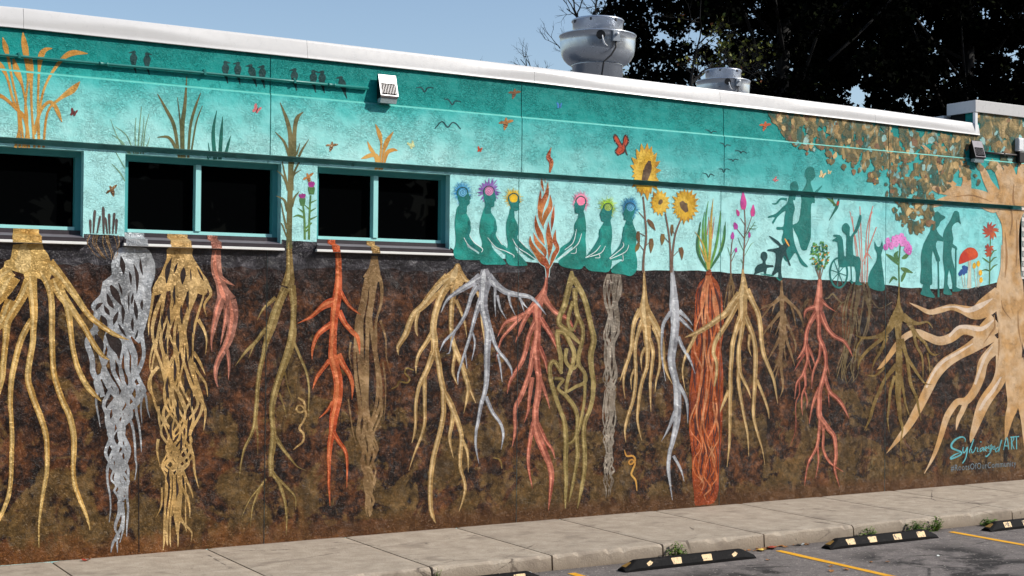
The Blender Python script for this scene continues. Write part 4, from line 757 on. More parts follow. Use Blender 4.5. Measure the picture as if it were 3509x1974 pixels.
m_ = MO('painted_reed', 'tall olive reed painted on the pier between the second and third windows')
m_.stroke('b', 'reedgreen', '257 1180 40,255 1120 34,258 950 34,262 800 32,265 690 32,272 600 44;265 630 32,262 480 27,240 380 23,199 275 4;285 620 28,289 450 25,305 370 25,343 333 4;255 610 16,225 520 15,168 457 3;315 610 16,340 560 13,377 502 3;300 600 14,323 526 3;250 820 20,230 730 13,208 618 4;275 820 18,280 730 13,329 693 4;280 720 14,320 640 11,348 624 3;245 950 20,225 880 15,173 854 3;270 920 20,290 860 13,319 826 3;240 1060 14,215 950 9,207 898 3;240 1110 10,215 1040 9,199 1018 3;248 810 12,215 730 9,178 698 3'); m_.build()
m_ = MO('painted_thistles', 'two purple thistles painted left of the third window')
m_.stroke('b', 'green', '352 1125 14,350 1000 13,340 900 11;378 1125 14,380 1000 13,388 850 11;350 990 14,310 975 13,278 986 3;350 960 13,308 928 3;385 950 13,424 928 3;385 1000 13,432 978 3;380 900 13,427 878 3;385 940 11,348 908 3;378 1060 12,350 1080 10;352 1060 12,395 1020 10;339 915 24,337 880 40,336 862 28;394 845 30,393 810 44,393 795 30')
m_.stroke('b', 'thistle', '336 868 26,336 852 44,335 842 34;330 855 10,316 842 3;342 855 10,356 842 3;336 850 10,336 836 3', 'thistle_bloom#1'); m_.stroke('b', 'thistle', '393 800 26,393 778 44,392 766 30;386 785 10,374 770 3;400 785 10,412 772 3;393 776 10,392 760 3', 'thistle_bloom#2'); m_.build()
m_ = MO('painted_shoots', 'row of grey-brown asparagus-like shoots painted between the two left windows')
m_.stroke('a', 'stalk', '500 1288 8,498 1226 15,496 1210 4;515 1288 8,522 1176 15,527 1160 4;535 1288 8,550 1208 13,553 1190 4;572 1290 10,570 1164 17,568 1140 4;592 1290 8,584 1218 13,581 1198 3;605 1290 8,602 1194 15,602 1178 4;622 1290 8,630 1190 15,632 1174 4;640 1290 8,643 1222 15,643 1206 4')
m_.bundle('a', 'bronze', '1296 572 78,1340 570 92,1400 590 70,1440 600 40', 11, 4.5, (.6, 1.4), 'shoot_rootlets', seed=5, step=2); m_.build()
m_ = MO('painted_reed', 'small orange leafy reed painted above the third window')
m_.stroke('b', 'reed', '790 692 12,795 640 12,780 590 20,760 560 22,741 516 4;815 692 14,820 620 14,827 530 14,815 470 28,791 409 4;830 692 14,838 600 13,860 520 30,902 455 4;845 660 10,862 588 24,900 568 22,928 573 4;800 690 10,805 612 17,770 600 26,732 612 22,702 623 4'); m_.build()
# birds perched along the conduit and gulls in flight
for i, (x, y, d) in enumerate(((458, 179, -1), (504, 185, 1), (773, 214, 1), (815, 217, -1), (858, 225, -1), (899, 229, -1), (1009, 239, -1), (1074, 245, 1), (1104, 247, -1), (1167, 266, -1))):
    lean = (12 if i in (4, 9) else 0)
    m_ = MO('painted_bird', 'dark perched bird painted on the conduit, number %d' % (i + 1), 0)
    m_.label = ('dark bird at the near end of the perched row, facing left', 'dark bird beside the nearest one, facing right', 'first dark bird of the middle four, facing right', 'upright dark bird second in the middle four', 'leaning dark bird third in the middle four', 'dark bird left of the upper panel joint', 'single dark bird right of the upper panel joint', 'dark bird of the far pair, facing right', 'dark bird of the far pair, facing left', 'slanting dark bird closest to the wall lamp')[i]
    m_.stroke('S', 'bird', [(x + d * 1, y - 5, 9), (x, y, 15), (x + d * 0, y + 5, 10)]); m_.stroke('S', 'bird', [(x, y + 4, 10), (x + lean * .4, y + 18, 25), (x + lean * .9, y + 38, 16), (x + lean + 4, y + 56, 7), (x + lean * 1.2 + 8, y + 72, 3)])
    m_.stroke('S', 'bird', [(x + d * 4, y, 7), (x + d * 17, y + 2, 2)]); m_.build()
for z, t, lb in (('b', '1043 182 5,1075 181 8,1097 208 9,1115 182 8,1152 184 5', 'gull painted right of the wall lamp'), ('b', '1216 252 5,1245 258 8,1268 288 9,1285 265 8,1320 269 5', 'gull painted below and right of the one beside the lamp'), ('b', '1159 437 6,1195 396 8,1215 400 8,1240 428 9,1265 400 8,1290 405 8,1319 439 6', 'largest gull, wings spread, painted on the belt course'),
                 ('d', '765 105 5,800 118 8,815 135 8,830 120 8,860 126 5', 'gull painted highest of the small flock'), ('d', '883 215 5,915 225 9,928 248 9,945 232 9,978 242 5', 'gull of the small flock crossing the panel joint'), ('d', '1010 280 5,1050 285 9,1060 302 9,1075 285 9,1110 304 5', 'gull of the small flock furthest towards the painted tree'), ('d', '950 350 5,985 355 8,995 370 8,1005 352 8,1040 356 5', 'small gull in the middle of the flock'), ('d', '875 432 5,905 435 9,918 462 9,935 432 9,967 439 5', 'second lowest gull of the flock'), ('d', '742 465 5,775 475 9,792 502 9,808 475 9,840 489 5', 'lowest gull of the flock')):
    MO('painted_gull', lb).stroke(z, 'gull', t).build()
# butterflies, bees
def fly(label, x, y, s, mt, rot=0, mt2='insectdark', name='painted_butterfly'):
    m_ = MO(name, label); c, n = math.cos(rot), math.sin(rot)
    T = lambda P_: [(x + s * (u * c - v * n), y + s * (u * n + v * c)) for u, v in P_]
    m_.poly('S', mt, T([(0, .1), (-.25, -.5), (-.7, -.95), (-.85, -.5), (-.6, .0), (-.7, .5), (-.4, .75), (-.1, .4)]), None, 2)
    m_.poly('S', mt, T([(.05, .1), (.2, -.5), (.45, -.8), (.6, -.45), (.4, .1), (.4, .5), (.2, .6), (.05, .35)]), None, 2)
    m_.stroke('S', mt2, [(*p, s * .16) for p in T([(.0, -.45), (.02, .1), (.05, .6)])], 'insect_body'); return m_
fly('maroon butterfly painted right of the golden reeds', 254, 387, 17, 'maroonfly', .3).build(); fly('pink butterfly painted left of the upper panel joint', 881, 376, 19, 'pinkfly', .5).build()
fly('pale yellow butterfly painted right of the orange reed', 1412, 496, 16, 'paleyellow', -.5, 'paleyellow').build(); fly('small red butterfly painted above the purple-haloed figure', 1645, 513, 12, 'monarch', .2).build()
fly('faint blue butterfly painted in the dark teal strip', 1918, 362, 13, 'bluefly', 0).build(); fly('little pink butterfly painted left of the running woman', 2658, 617, 11, 'pinkfly', .9).build()
fly('cream butterfly painted right of the tall figure', 2819, 600, 15, 'cream', .4, 'bee').build(); fly('smaller cream butterfly painted right of the first cream one', 2843, 591, 9, 'cream', .2, 'bee').build(); fly('golden butterfly painted below the painted leaves', 3002, 621, 16, 'leafflower', -.3, 'bee').build()
m_ = fly('large orange monarch butterfly painted left of the tallest sunflower', 2128, 497, 0.1, 'monarch')
m_.poly('c', 'insectdark', '1545 300, 1560 250, 1585 210, 1570 155, 1545 150, 1532 190, 1525 225, 1490 160, 1465 143, 1450 165, 1462 210, 1490 245, 1465 275, 1468 300, 1490 325, 1525 310', 'wing_edge', 2)
m_.poly('c', 'monarch', '1540 285, 1548 250, 1570 205, 1560 168, 1548 165, 1540 205, 1528 240, 1490 180, 1470 160, 1462 178, 1475 208, 1500 245, 1480 280, 1480 300, 1500 312, 1522 300', 'wing', 2)
m_.stroke('c', 'insectdark', '1548 235 8,1556 290 14,1570 320 8;1500 200 3,1530 250 4;1485 250 3,1530 262 4;1500 300 3,1535 270 4;1556 180 3,1542 240 4', 'insect_body')
m_.stroke('c', 'white', '1456 158 5,1457 160 5;1460 185 5,1461 187 5;1470 212 5,1471 214 5;1471 285 5,1472 287 5;1478 312 5,1479 313 5;1500 318 5,1502 318 5;1575 180 5,1576 182 5;1578 205 5,1578 207 5;1560 155 4,1562 156 4', 'wing_spot'); m_.build()
def bee(label, x, y, s, rot, mt='bee'):
    m_ = MO('painted_bee', label); c, n = math.cos(rot), math.sin(rot)
    T = lambda P_: [(x + s * (u * c - v * n), y + s * (u * n + v * c), s * w) for u, v, w in P_]
    m_.stroke('S', mt, T([(-.1, -.9, .2), (0, -.4, .5), (.05, .2, .6), (0, .9, .12)])); m_.stroke('S', mt, T([(.1, -.2, .2), (.5, -.5, .45), (1.0, -.7, .2)]) ); m_.stroke('S', mt, T([(-.1, -.2, .2), (-.6, -.1, .4), (-.95, .1, .15)]))
    m_.stroke('S', 'insectdark', T([(-.3, .1, .14), (.3, .15, .14)]), 'bee_stripe'); m_.stroke('S', 'insectdark', T([(-.25, .42, .12), (.25, .46, .12)]), 'bee_stripe'); m_.build()
bee('brown bee painted on the pier between the two left windows', 384, 655, 22, -.3, 'bronze'); bee('brown bee painted left of the small orange reed', 1135, 503, 20, .3, 'bronze'); bee('bee painted above the taller thistle', 1057, 611, 20, -.2)
bee('pale orange bee painted left of the belt joint above the fire', 1732, 425, 24, .2); bee('orange bee painted in the dark teal strip', 1761, 322, 20, .3); bee('orange-red bee painted near the painted leaves', 2620, 433, 19, .3, 'lily')
# seated figures round a fire
HALO = {'b': ('hblue', 'hbluelt'), 'p': ('hpurple', 'hpurplelt'), 'y': ('hyellow', 'hyellowlt'), 'k': ('hpink', 'hpinklt'), 'l': ('hlime', 'hlimelt'), 'n': ('hnavy', 'hnavylt')}
def seated(label, halo, hx, hy, r, body, head, arms, arc, spiral=None, brain=None, spikes=34, reach=(1.45, 1.9), shade=None):
    m_ = MO('painted_person', label, 1); a, b = HALO[halo]
    m_.poly('c', 'figure', body, None, 3)
    for ring, (mt, n_, lo, hi, wd) in enumerate(((b, int(spikes * 1.6), reach[0], reach[1] * 1.08, .09), (a, spikes, reach[0] * .9, reach[1] * .84, .14))):
        for k in range(n_):
            t = 6.28319 * (k + rnd.uniform(-.4, .4)) / n_; l = r * rnd.uniform(lo, hi); w2 = wd * 34 / spikes
            m_.stroke('c', mt, [(hx + math.cos(t) * r * .9, hy + math.sin(t) * r * 1.05, r * w2 * 1.3), (hx + math.cos(t) * l * .78, hy + math.sin(t) * l * .95, r * w2), (hx + math.cos(t) * l, hy + math.sin(t) * l * 1.15, 1)], 'halo_spike' if ring else 'halo_pale_spike', seg=2)
    m_.disc('c', a, hx, hy, r * 1.12, r * 1.32, 'halo', .1, 30)
    m_.poly('c', 'figdark', head, 'head', 3)
    m_.disc('c', brain or a, hx + 2, hy - 3, r * .78, r * .82, 'brain', .07, 20)
    if spiral: m_.stroke('c', spiral, [(hx + 2 + math.cos(q * .7) * r * (.72 - q * .035), hy + math.sin(q * .7) * r * (.74 - q * .035), r * .11) for q in range(20)], 'brain_swirl', seg=2)
    m_.stroke('c', 'outline', [(hx + arc * r * math.cos(math.pi * u) * 1.0, hy - r * 1.05 * math.sin(math.pi * u) + r * .1, r * .16) for u in [i / 9 - .12 for i in range(11)]], 'skull_line', seg=2)
    if shade: m_.stroke('c', 'figdark', shade, 'body_shade')
    m_.stroke('c', 'white', arms, 'arm_line'); m_.build()
seated('seated teal figure with a blue halo, nearest the third window', 'b', 203, 628, 46, '168 740, 150 800, 140 880, 145 960, 148 1000, 145 1060, 130 1110, 135 1150, 160 1180, 250 1185, 365 1182, 345 1140, 245 1078, 248 1030, 280 1070, 345 1122, 370 1112, 366 1090, 300 1040, 262 985, 270 920, 268 860, 238 800, 232 740',
       '158 640, 165 600, 200 580, 240 592, 256 640, 271 678, 262 692, 264 720, 242 742, 235 800, 172 800, 178 720, 165 680', '215 1000 4,260 1075 7,330 1118 4;262 985 4,300 1040 8,368 1092 7,360 1122 4', -1, 'hbluelt', 'hnavy', 30, (1.5, 1.95), '255 860 10,262 930 24,240 1010 30,300 1075 24,350 1110 10')
seated('seated teal figure with a purple star halo', 'p', 422, 618, 46, '392 745, 372 790, 350 870, 345 960, 368 1050, 345 1120, 345 1185, 375 1222, 460 1224, 560 1222, 540 1182, 465 1105, 440 1045, 480 1080, 575 1150, 622 1160, 624 1132, 535 1055, 482 990, 487 920, 478 850, 440 790, 440 745',
       '378 640, 380 600, 410 578, 445 588, 470 625, 482 688, 469 704, 466 742, 436 756, 440 800, 385 800, 392 720, 380 680', '412 1000 4,480 1080 7,560 1112 7,626 1146 7,628 1165 4;487 990 4,525 1050 6,540 1060 3', -1, 'hpinklt', 'magenta', 13, (1.7, 2.35), '470 860 12,478 930 26,450 1010 30,520 1080 26,600 1140 10')
seated('seated teal figure with a golden yellow halo, left of the fire', 'y', 624, 678, 44, '600 750, 590 800, 566 880, 568 980, 580 1060, 562 1130, 566 1190, 602 1230, 720 1234, 738 1214, 660 1122, 640 1070, 700 1125, 770 1178, 800 1182, 802 1158, 730 1078, 660 1010, 670 950, 660 890, 634 830, 632 780',
       '584 700, 584 655, 620 630, 660 642, 676 690, 679 712, 668 730, 666 774, 634 782, 634 830, 596 810, 602 745, 588 720', '618 1010 4,660 1080 7,740 1132 7,803 1178 6;664 1000 4,680 1030 7,740 1090 5;655 1125 4,700 1128 5', -1, None, 'hyellow', 26, (1.4, 1.9), '655 890 10,660 950 22,640 1020 26,700 1100 22,780 1160 10')
seated('seated teal figure with a pink halo, right of the fire', 'k', 1182, 702, 44, '1205 785, 1220 840, 1228 920, 1222 1010, 1228 1080, 1224 1180, 1200 1248, 1150 1262, 1030 1240, 1000 1192, 1080 1130, 1120 1070, 1060 1112, 982 1180, 968 1160, 1010 1090, 1080 1040, 1138 990, 1128 930, 1134 880, 1164 825, 1165 785',
       '1222 690, 1210 665, 1180 652, 1148 672, 1136 705, 1124 735, 1132 745, 1136 795, 1165 803, 1160 835, 1205 830, 1206 780, 1220 740', '1146 930 4,1120 1040 7,1050 1102 5;1190 965 4,1160 1050 7,1090 1112 8,990 1180 7;1145 1085 4,1140 1128 6,1100 1130 4', 1, None, 'hpink', 36, (1.4, 1.85), '1140 890 10,1140 960 22,1090 1060 26,1000 1150 12')
seated('seated teal figure with a lime green halo', 'l', 1405, 752, 38, '1440 830, 1428 860, 1440 920, 1442 1000, 1432 1080, 1440 1160, 1438 1230, 1410 1284, 1330 1282, 1250 1270, 1200 1212, 1200 1180, 1260 1140, 1310 1080, 1345 1030, 1330 970, 1345 920, 1372 875, 1378 830',
       '1440 760, 1430 730, 1405 716, 1376 725, 1358 765, 1340 802, 1346 828, 1356 864, 1376 870, 1370 900, 1428 900, 1428 850, 1440 800', '1386 1070 4,1345 1130 7,1222 1166 6;1346 1065 4,1300 1120 7,1222 1164 4;1330 1130 4,1340 1165 6,1300 1168 4', 1, 'hlimelt', 'brainlime', 34, (1.5, 2.2), '1340 930 10,1345 990 22,1300 1080 26,1215 1180 12')
seated('seated teal figure with a dark blue halo beside the sunflowers', 'n', 1590, 752, 42, '1625 830, 1612 870, 1640 950, 1645 1020, 1635 1100, 1650 1190, 1645 1270, 1600 1317, 1530 1305, 1440 1290, 1450 1240, 1530 1180, 1440 1192, 1380 1215, 1385 1180, 1440 1150, 1500 1110, 1530 1040, 1525 970, 1545 900, 1562 850, 1566 820',
       '1628 770, 1620 735, 1590 714, 1556 728, 1544 770, 1531 808, 1540 820, 1540 852, 1566 858, 1560 890, 1612 890, 1606 840, 1624 800', '1530 1040 4,1530 1080 7,1420 1172 6;1580 1060 4,1550 1120 7,1425 1178 6;1530 1140 4,1532 1190 6,1510 1190 4', 1, 'hbluelt', 'hnavy', 44, (1.45, 2.1), '1540 910 10,1540 980 22,1510 1080 26,1400 1190 12')
FL = '940 253 3,915 330 36,940 380 36,926 462 14;860 503 4,862 560 26,880 628 4;852 598 3,845 680 30,823 768 4;912 538 3,900 640 42,858 740 55,848 830 40,880 933 4;930 643 3,930 740 45,890 820 45,870 913 5;963 728 3,950 840 34,938 953 4;808 813 3,815 900 38,850 990 50,885 1063 5;915 868 4,915 970 48,928 1060 52,915 1188 6;976 933 3,965 1020 40,990 1090 38,960 1150 42,930 1235 20,915 1260 10;764 983 3,770 1050 38,820 1130 52,870 1190 72,905 1240 44,907 1330 24;790 958 3,820 1040 42,880 1110 45,890 1168 5;895 500 3,888 525 12,893 545 3'
m_ = MO('painted_fire', 'orange and copper flames painted between the seated figures', 1)
m_.stroke('c', 'flame', FL.split(';')[0]); m_.stroke('c', 'glow', ';'.join(FL.split(';')[1:]), 'flame_glow', grow=1.5); m_.stroke('c', 'flame', ';'.join(FL.split(';')[1:]), None, False, -2.2); m_.build()
# reorder-free: the flame coat sits over its glow because it was laid later
def flower(m_, z, cx, cy, rx, ry, n, disc, rot=0):
    for ring, (k, mt) in enumerate(((1, 'sunpetal2'), (.82, 'sunpetal'))):
        for i in range(n):
            a = 6.28319 * (i + ring * .5 + rnd.uniform(-.15, .15)) / n; k2 = k * rnd.uniform(.88, 1.06); ux, uy = math.cos(a) * rx * k2, math.sin(a) * ry * k2
            wd = (rx + ry) / 2 * 6.28 / n * .62
            m_.stroke(z, mt, [(cx + ux * .2, cy + uy * .2, wd * .6), (cx + ux * .62, cy + uy * .62, wd * 1.25), (cx + ux * .86, cy + uy * .86, wd * .7), (cx + ux * 1.04, cy + uy * 1.04, 2)], 'back_petal' if not ring else 'petal', seg=3)
    m_.stroke(z, 'sundisc', disc, 'seed_disc')
m_ = MO('painted_sunflower', 'tallest painted sunflower, its yellow head crossed by the belt shadow', 2)
m_.stroke('d', 'stem', '250 660 13,266 830 14,276 1000 15,256 1150 17,250 1290 20;270 990 6,222 963 5;258 1110 6,222 1060 5;270 1070 6,312 1030 5;268 850 7,214 790 5;275 870 5,300 850 5')
m_.stroke('d', 'brownleaf', '287 848 8,315 885 38,352 942 3', 'leaf#0'); m_.stroke('d', 'brownleaf', '210 948 20,208 1000 34,220 1045 4', 'leaf#1'); m_.stroke('d', 'brownleaf', '214 1043 20,200 1085 34,186 1120 4', 'leaf#2'); m_.stroke('d', 'brownleaf', '316 1008 26,318 1060 38,313 1128 4', 'leaf#3')
flower(m_, 'd', 268, 455, 122, 222, 17, '302 365 20,290 425 62,264 515 52,262 530 30'); m_.build()
m_ = MO('painted_sunflower', 'small painted sunflower between the two larger heads', 2)
m_.stroke('d', 'stem', '433 800 12,460 950 14,475 1100 15,482 1290 24;462 1040 6,422 990 5')
m_.stroke('d', 'brownleaf', '412 970 26,410 1015 36,404 1064 4', 'leaf'); flower(m_, 'd', 388, 712, 82, 108, 14, '402 685 14,395 703 34,388 722 18'); m_.build()
m_ = MO('painted_sunflower', 'round painted sunflower with a dark disc, right of the small one', 2)
m_.stroke('d', 'stem', '566 840 12,520 960 14,497 1100 16,484 1260 22;504 1150 7,552 1100 5;508 970 5,492 930 5')
m_.stroke('d', 'brownleaf', '490 893 18,488 940 26,484 988 3', 'leaf#0'); m_.stroke('d', 'brownleaf', '558 1082 30,568 1120 36,571 1184 4', 'leaf#1'); flower(m_, 'd', 598, 735, 112, 146, 19, '562 702 30,585 740 58,612 788 28'); m_.build()
m_ = MO('painted_bulb_plant', 'green and gold leaf blades rising from the fiery orange root', 1)
m_.stroke('d', 'bladedark', '785 1275 18,716 1150 26,697 1050 20,720 900 13,726 868 3;805 1255 18,884 1130 22,922 1010 18,931 868 3')
m_.stroke('d', 'bladegreen', '785 1265 18,752 1080 22,745 900 15,760 788 4;800 1255 15,852 1080 20,880 900 15,891 778 3;790 1260 14,772 1050 18,768 850 14,790 698 3;722 1140 10,712 1040 10,724 930 4;880 1120 10,912 1010 10,922 900 3', 'green_blade')
m_.stroke('d', 'bladegold', '795 1265 15,810 1000 23,815 830 16,830 678 3;788 1265 15,760 1100 14,720 1010 9,678 952 3;790 1250 14,800 1100 16,800 900 8,790 830 3;770 1200 14,740 1120 12,716 1060 5', 'gold_blade')
m_.stroke('d', 'wheat', '820 1010 8,840 828 3;780 980 7,795 840 3', 'pink_blade'); m_.build()
m_ = MO('painted_lupines', 'pink and magenta flower spikes painted right of the green bulb plant', 1)
m_.stroke('d', 'stem', '1075 1300 15,1085 1100 11,1095 900 10,1088 770 8;1090 1010 7,1028 930 5;1095 900 6,1055 838 4;1100 970 6,1152 820 5;1085 1100 6,1130 1000 4;975 1300 11,978 1130 9,990 1010 7;980 1200 5,1016 1120 4')
m_.stroke('d', 'green', '1092 1000 3,1150 910 5,1195 905 2;1120 960 3,1175 870 4;1090 1150 3,1140 1060 4,1165 1040 2;1085 1120 3,1050 1040 4,1035 1000 2;1120 920 3,1165 930 4,1200 915 2;978 1180 3,950 1080 4;980 1150 3,1010 1090 3;1080 1230 3,1060 1180 4', 'fern_leaf')
m_.stroke('d', 'lupine', '1080 768 30,1080 715 52,1078 655 28,1075 618 5', 'lupine_bloom#0'); m_.stroke('d', 'lupine', '1157 824 26,1158 785 38,1162 728 8', 'lupine_bloom#1'); m_.stroke('d', 'lupine', '1038 822 16,1035 792 26,1022 768 6', 'lupine_bloom#2'); m_.stroke('d', 'lupine', '1018 932 28,1015 900 36,1003 876 10', 'lupine_bloom#3'); m_.stroke('d', 'lupine', '1128 1000 14,1130 976 20,1127 952 6', 'lupine_bloom#4'); m_.stroke('d', 'lupine', '990 1012 22,990 985 30,992 952 6', 'lupine_bloom#5'); m_.stroke('d', 'lupine', '1020 1122 14,1018 1102 22,1022 1082 5', 'lupine_bloom#6'); m_.build()
m_ = MO('painted_person', 'tall teal silhouette with a raised hand, behind the running woman', 0)
m_.poly('d', 'family', '1600 430, 1630 412, 1662 428, 1676 488, 1658 520, 1640 536, 1640 560, 1664 640, 1672 712, 1642 726, 1640 900, 1638 1000, 1612 1080, 1600 1104, 1560 1098, 1530 1000, 1500 940, 1490 895, 1538 860, 1560 700, 1555 640, 1595 565, 1602 520, 1586 480', None, 3)
m_.stroke('d', 'family', '1655 650 24,1705 600 16,1732 568 4'); m_.build()
m_ = MO('painted_person', 'teal silhouette of a striding woman with scarf and hair flying behind', 1)
m_.poly('d', 'figdark', '1470 605, 1468 560, 1492 536, 1520 540, 1536 580, 1530 620, 1500 650, 1492 700, 1506 760, 1490 830, 1490 950, 1505 1050, 1540 1140, 1575 1195, 1614 1240, 1590 1242, 1550 1210, 1512 1125, 1470 1180, 1440 1200, 1410 1160, 1420 1080, 1396 1020, 1410 940, 1360 936, 1358 912, 1410 908, 1420 830, 1426 780, 1362 830, 1330 884, 1318 870, 1340 832, 1286 838, 1290 822, 1350 800, 1402 750, 1440 715, 1455 668', None, 3)
m_.stroke('d', 'figdark', '1440 685 22,1390 680 16,1352 718 15,1316 720 6;1500 690 16,1510 640 14,1525 600 14'); m_.build()
m_ = MO('painted_child', 'dark silhouette of a child with arms thrown out in front of the woman', 2)
m_.poly('d', 'child', '1300 986, 1368 1030, 1402 1062, 1450 1012, 1466 1060, 1432 1110, 1470 1224, 1456 1222, 1420 1150, 1396 1200, 1392 1290, 1402 1344, 1370 1340, 1368 1285, 1332 1312, 1316 1300, 1340 1240, 1346 1130, 1286 1112, 1284 1098, 1350 1088, 1378 1074, 1340 1040, 1298 996', None, 3)
m_.stroke('d', 'leafflower', '1422 1008 8,1440 1040 14,1458 1072 6', 'hair_bow'); m_.build()
m_ = MO('painted_child', 'small dark silhouette of a crouching child reaching out', 1)
m_.poly('d', 'child', '1174 1262, 1196 1228, 1236 1212, 1240 1192, 1222 1165, 1228 1128, 1250 1116, 1274 1130, 1278 1170, 1264 1195, 1270 1224, 1324 1228, 1326 1246, 1276 1252, 1268 1310, 1250 1310, 1246 1282, 1186 1302, 1158 1312, 1174 1288', None, 2)
m_.stroke('d', 'figure', '1220 1300 4,1290 1310 12,1330 1316 5;1350 1330 5,1380 1345 22,1400 1340 5', 'cast_patch'); m_.build()
m_ = MO('painted_bush', 'small round leafy bush painted beside the wheelchair', 1)
m_.stroke('e', 'stem', '182 1195 10,176 1120 5;180 1190 6,190 1110 4;184 1190 6,205 1110 4;176 1190 6,162 1110 4;180 1195 6,150 1110 3')
for k in range(110):
    a = rnd.uniform(0, 6.28); r_ = math.sqrt(rnd.random()); x, y = 180 + 57 * r_ * math.cos(a), 1040 + 92 * r_ * math.sin(a)
    mt = rnd.choice(('bushgreen', 'bushgreen', 'green', 'grassteal', 'bushorange', 'bladegreen')); t = rnd.uniform(0, 3.14); l = rnd.uniform(7, 13)
    m_.stroke('e', mt, [(x - math.cos(t) * l, y - math.sin(t) * l, 3), (x, y, 12), (x + math.cos(t) * l, y + math.sin(t) * l, 3)], {'bushorange': 'orange_leaf', 'grassteal': 'dark_leaf'}.get(mt, 'green_leaf' if mt == 'bushgreen' else 'light_leaf' if mt == 'bladegreen' else 'dull_leaf'), seg=2)
m_.build()
m_ = MO('painted_wheat', 'salmon-pink grass stalks painted behind the wheelchair', 0)
m_.stroke('e', 'wheat', '440 1215 4,405 950 6,368 768 4;450 1215 4,440 960 6,430 738 5;460 1215 4,472 900 6,512 734 5;455 1100 4,480 1010 7,533 866 6;450 1080 4,472 1028 7,502 1064 3;470 1215 3,490 850 6,508 770 5;430 1215 3,392 900 5,385 800 4;445 1215 3,430 1000 5,418 860 4;475 1210 3,480 1090 4,470 960 3'); m_.build()
m_ = MO('painted_person', 'teal silhouette of a person in a wheelchair raising one arm', 1)
m_.poly('e', 'elder', '345 917, 322 895, 318 866, 330 846, 350 842, 368 868, 366 902, 370 925, 400 880, 424 802, 432 790, 440 802, 434 845, 410 900, 388 932, 390 1040, 422 1048, 436 1080, 432 1150, 425 1200, 445 1225, 400 1222, 405 1190, 396 1112, 330 1116, 300 1108, 294 1050, 290 962, 262 956, 262 944, 285 930, 265 924, 268 914, 304 916, 324 946, 332 1040, 344 1040, 345 960', None, 2)
m_.stroke('e', 'elder', [(298 + 54 * math.cos(t * .314), 1150 + 92 * math.sin(t * .314), 11) for t in range(20)], 'wheel', True)
for k in range(4):
    t = .2 + k * .785; m_.stroke('e', 'elder', [(298 - 50 * math.cos(t), 1150 - 88 * math.sin(t), 5), (298 + 50 * math.cos(t), 1150 + 88 * math.sin(t), 5)], 'wheel_spoke')
m_.stroke('e', 'elder', '375 1110 7,378 1195 7;370 1195 14,385 1215 14', 'wheel_frame'); m_.build()
m_ = MO('painted_dog', 'teal silhouette of a sitting dog with pricked ears', 1)
m_.poly('e', 'elder', '521 955, 535 985, 556 985, 568 950, 573 1000, 562 1040, 572 1130, 582 1210, 582 1258, 545 1262, 490 1242, 480 1200, 494 1140, 530 1080, 536 1030, 522 1000', None, 2); m_.build()
m_ = MO('painted_phlox', 'pink phlox with green leaves painted left of the elderly couple', 1)
m_.stroke('e', 'green', '675 1240 9,672 1100 9,680 980 8;668 1100 8,630 1060 24,590 1032 4;670 1080 10,652 1042 26,668 1014 4;690 1060 8,712 1050 26,742 1018 4;684 1120 8,712 1132 28,758 1150 4;688 1205 8,700 1170 22,722 1128 4;662 1195 8,636 1180 18,612 1215 4')
for x, y in ((608, 972), (602, 950), (640, 962), (655, 972), (688, 922), (660, 932), (712, 966), (692, 968), (738, 998), (718, 1006), (625, 985), (704, 944), (590, 990), (672, 950), (725, 975), (640, 940), (735, 1020)):
    for k in range(5):
        t = 1.2566 * k + x; m_.disc('e', 'phlox', x + math.cos(t) * 9, y + math.sin(t) * 11, 8.5, 10.5, 'blossom', .15, 9)
    m_.disc('e', 'white' if (x + y) % 3 == 0 else 'magenta', x, y, 3.5, 4, 'blossom_eye_spot', .1, 7)
m_.build()
m_ = MO('painted_person', 'teal silhouette of an elderly woman in a brimmed hat with a cane', 1)
m_.poly('e', 'elder', '886 800, 892 778, 912 768, 934 788, 958 800, 956 814, 932 830, 920 858, 905 878, 922 910, 945 932, 945 956, 912 950, 902 990, 926 1060, 924 1080, 905 1076, 882 1012, 876 1100, 880 1215, 866 1226, 868 1258, 892 1290, 886 1306, 810 1286, 810 1266, 822 1222, 804 1210, 810 1120, 808 1050, 825 970, 866 890, 870 850, 890 830', None, 2)
m_.stroke('e', 'elder', '915 1066 9,918 1180 9,918 1302 13', 'cane'); m_.build()
m_ = MO('painted_person', 'teal silhouette of an elderly man in a cap leaning on a cane', 1)
m_.poly('e', 'elder', '1003 795, 1018 765, 1044 774, 1050 818, 1057 850, 1040 834, 1012 850, 1000 880, 1011 940, 1006 970, 1030 988, 1032 1010, 1002 992, 1000 1050, 1020 1130, 1020 1228, 1056 1250, 1050 1263, 1004 1266, 1004 1220, 984 1130, 974 1220, 1000 1274, 996 1288, 950 1281, 950 1250, 956 1150, 944 1060, 950 960, 944 930, 956 880, 990 825', None, 2)
m_.stroke('e', 'elder', '1025 1000 9,1026 1250 8', 'cane'); m_.build()
m_ = MO('painted_mushroom', 'red-capped mushroom painted at the foot of the painted tree', 1)
m_.stroke('e', 'pale', '1112 1070 18,1110 1160 20,1108 1246 28'); m_.poly('e', 'capred', '1044 1082, 1058 1032, 1098 995, 1138 998, 1162 1028, 1156 1056, 1112 1074, 1052 1096', 'mushroom_cap', 3); m_.build()
m_ = MO('painted_flowers', 'blue and yellow flowers painted around the red mushroom', 1)
m_.stroke('e', 'pale', '1060 1165 4,1075 1245 4;1078 1150 4,1085 1245 4;1140 1120 4,1150 1245 4;1165 1110 4,1160 1240 4;1178 1160 4,1165 1240 4;1182 1205 4,1170 1235 4')
for x, y in ((1075, 1118), (1062, 1140), (1085, 1140), (1052, 1156), (1074, 1150), (1090, 1122)): m_.disc('e', 'blueberry', x, y, 12, 15, 'blue_bloom', .2, 10)
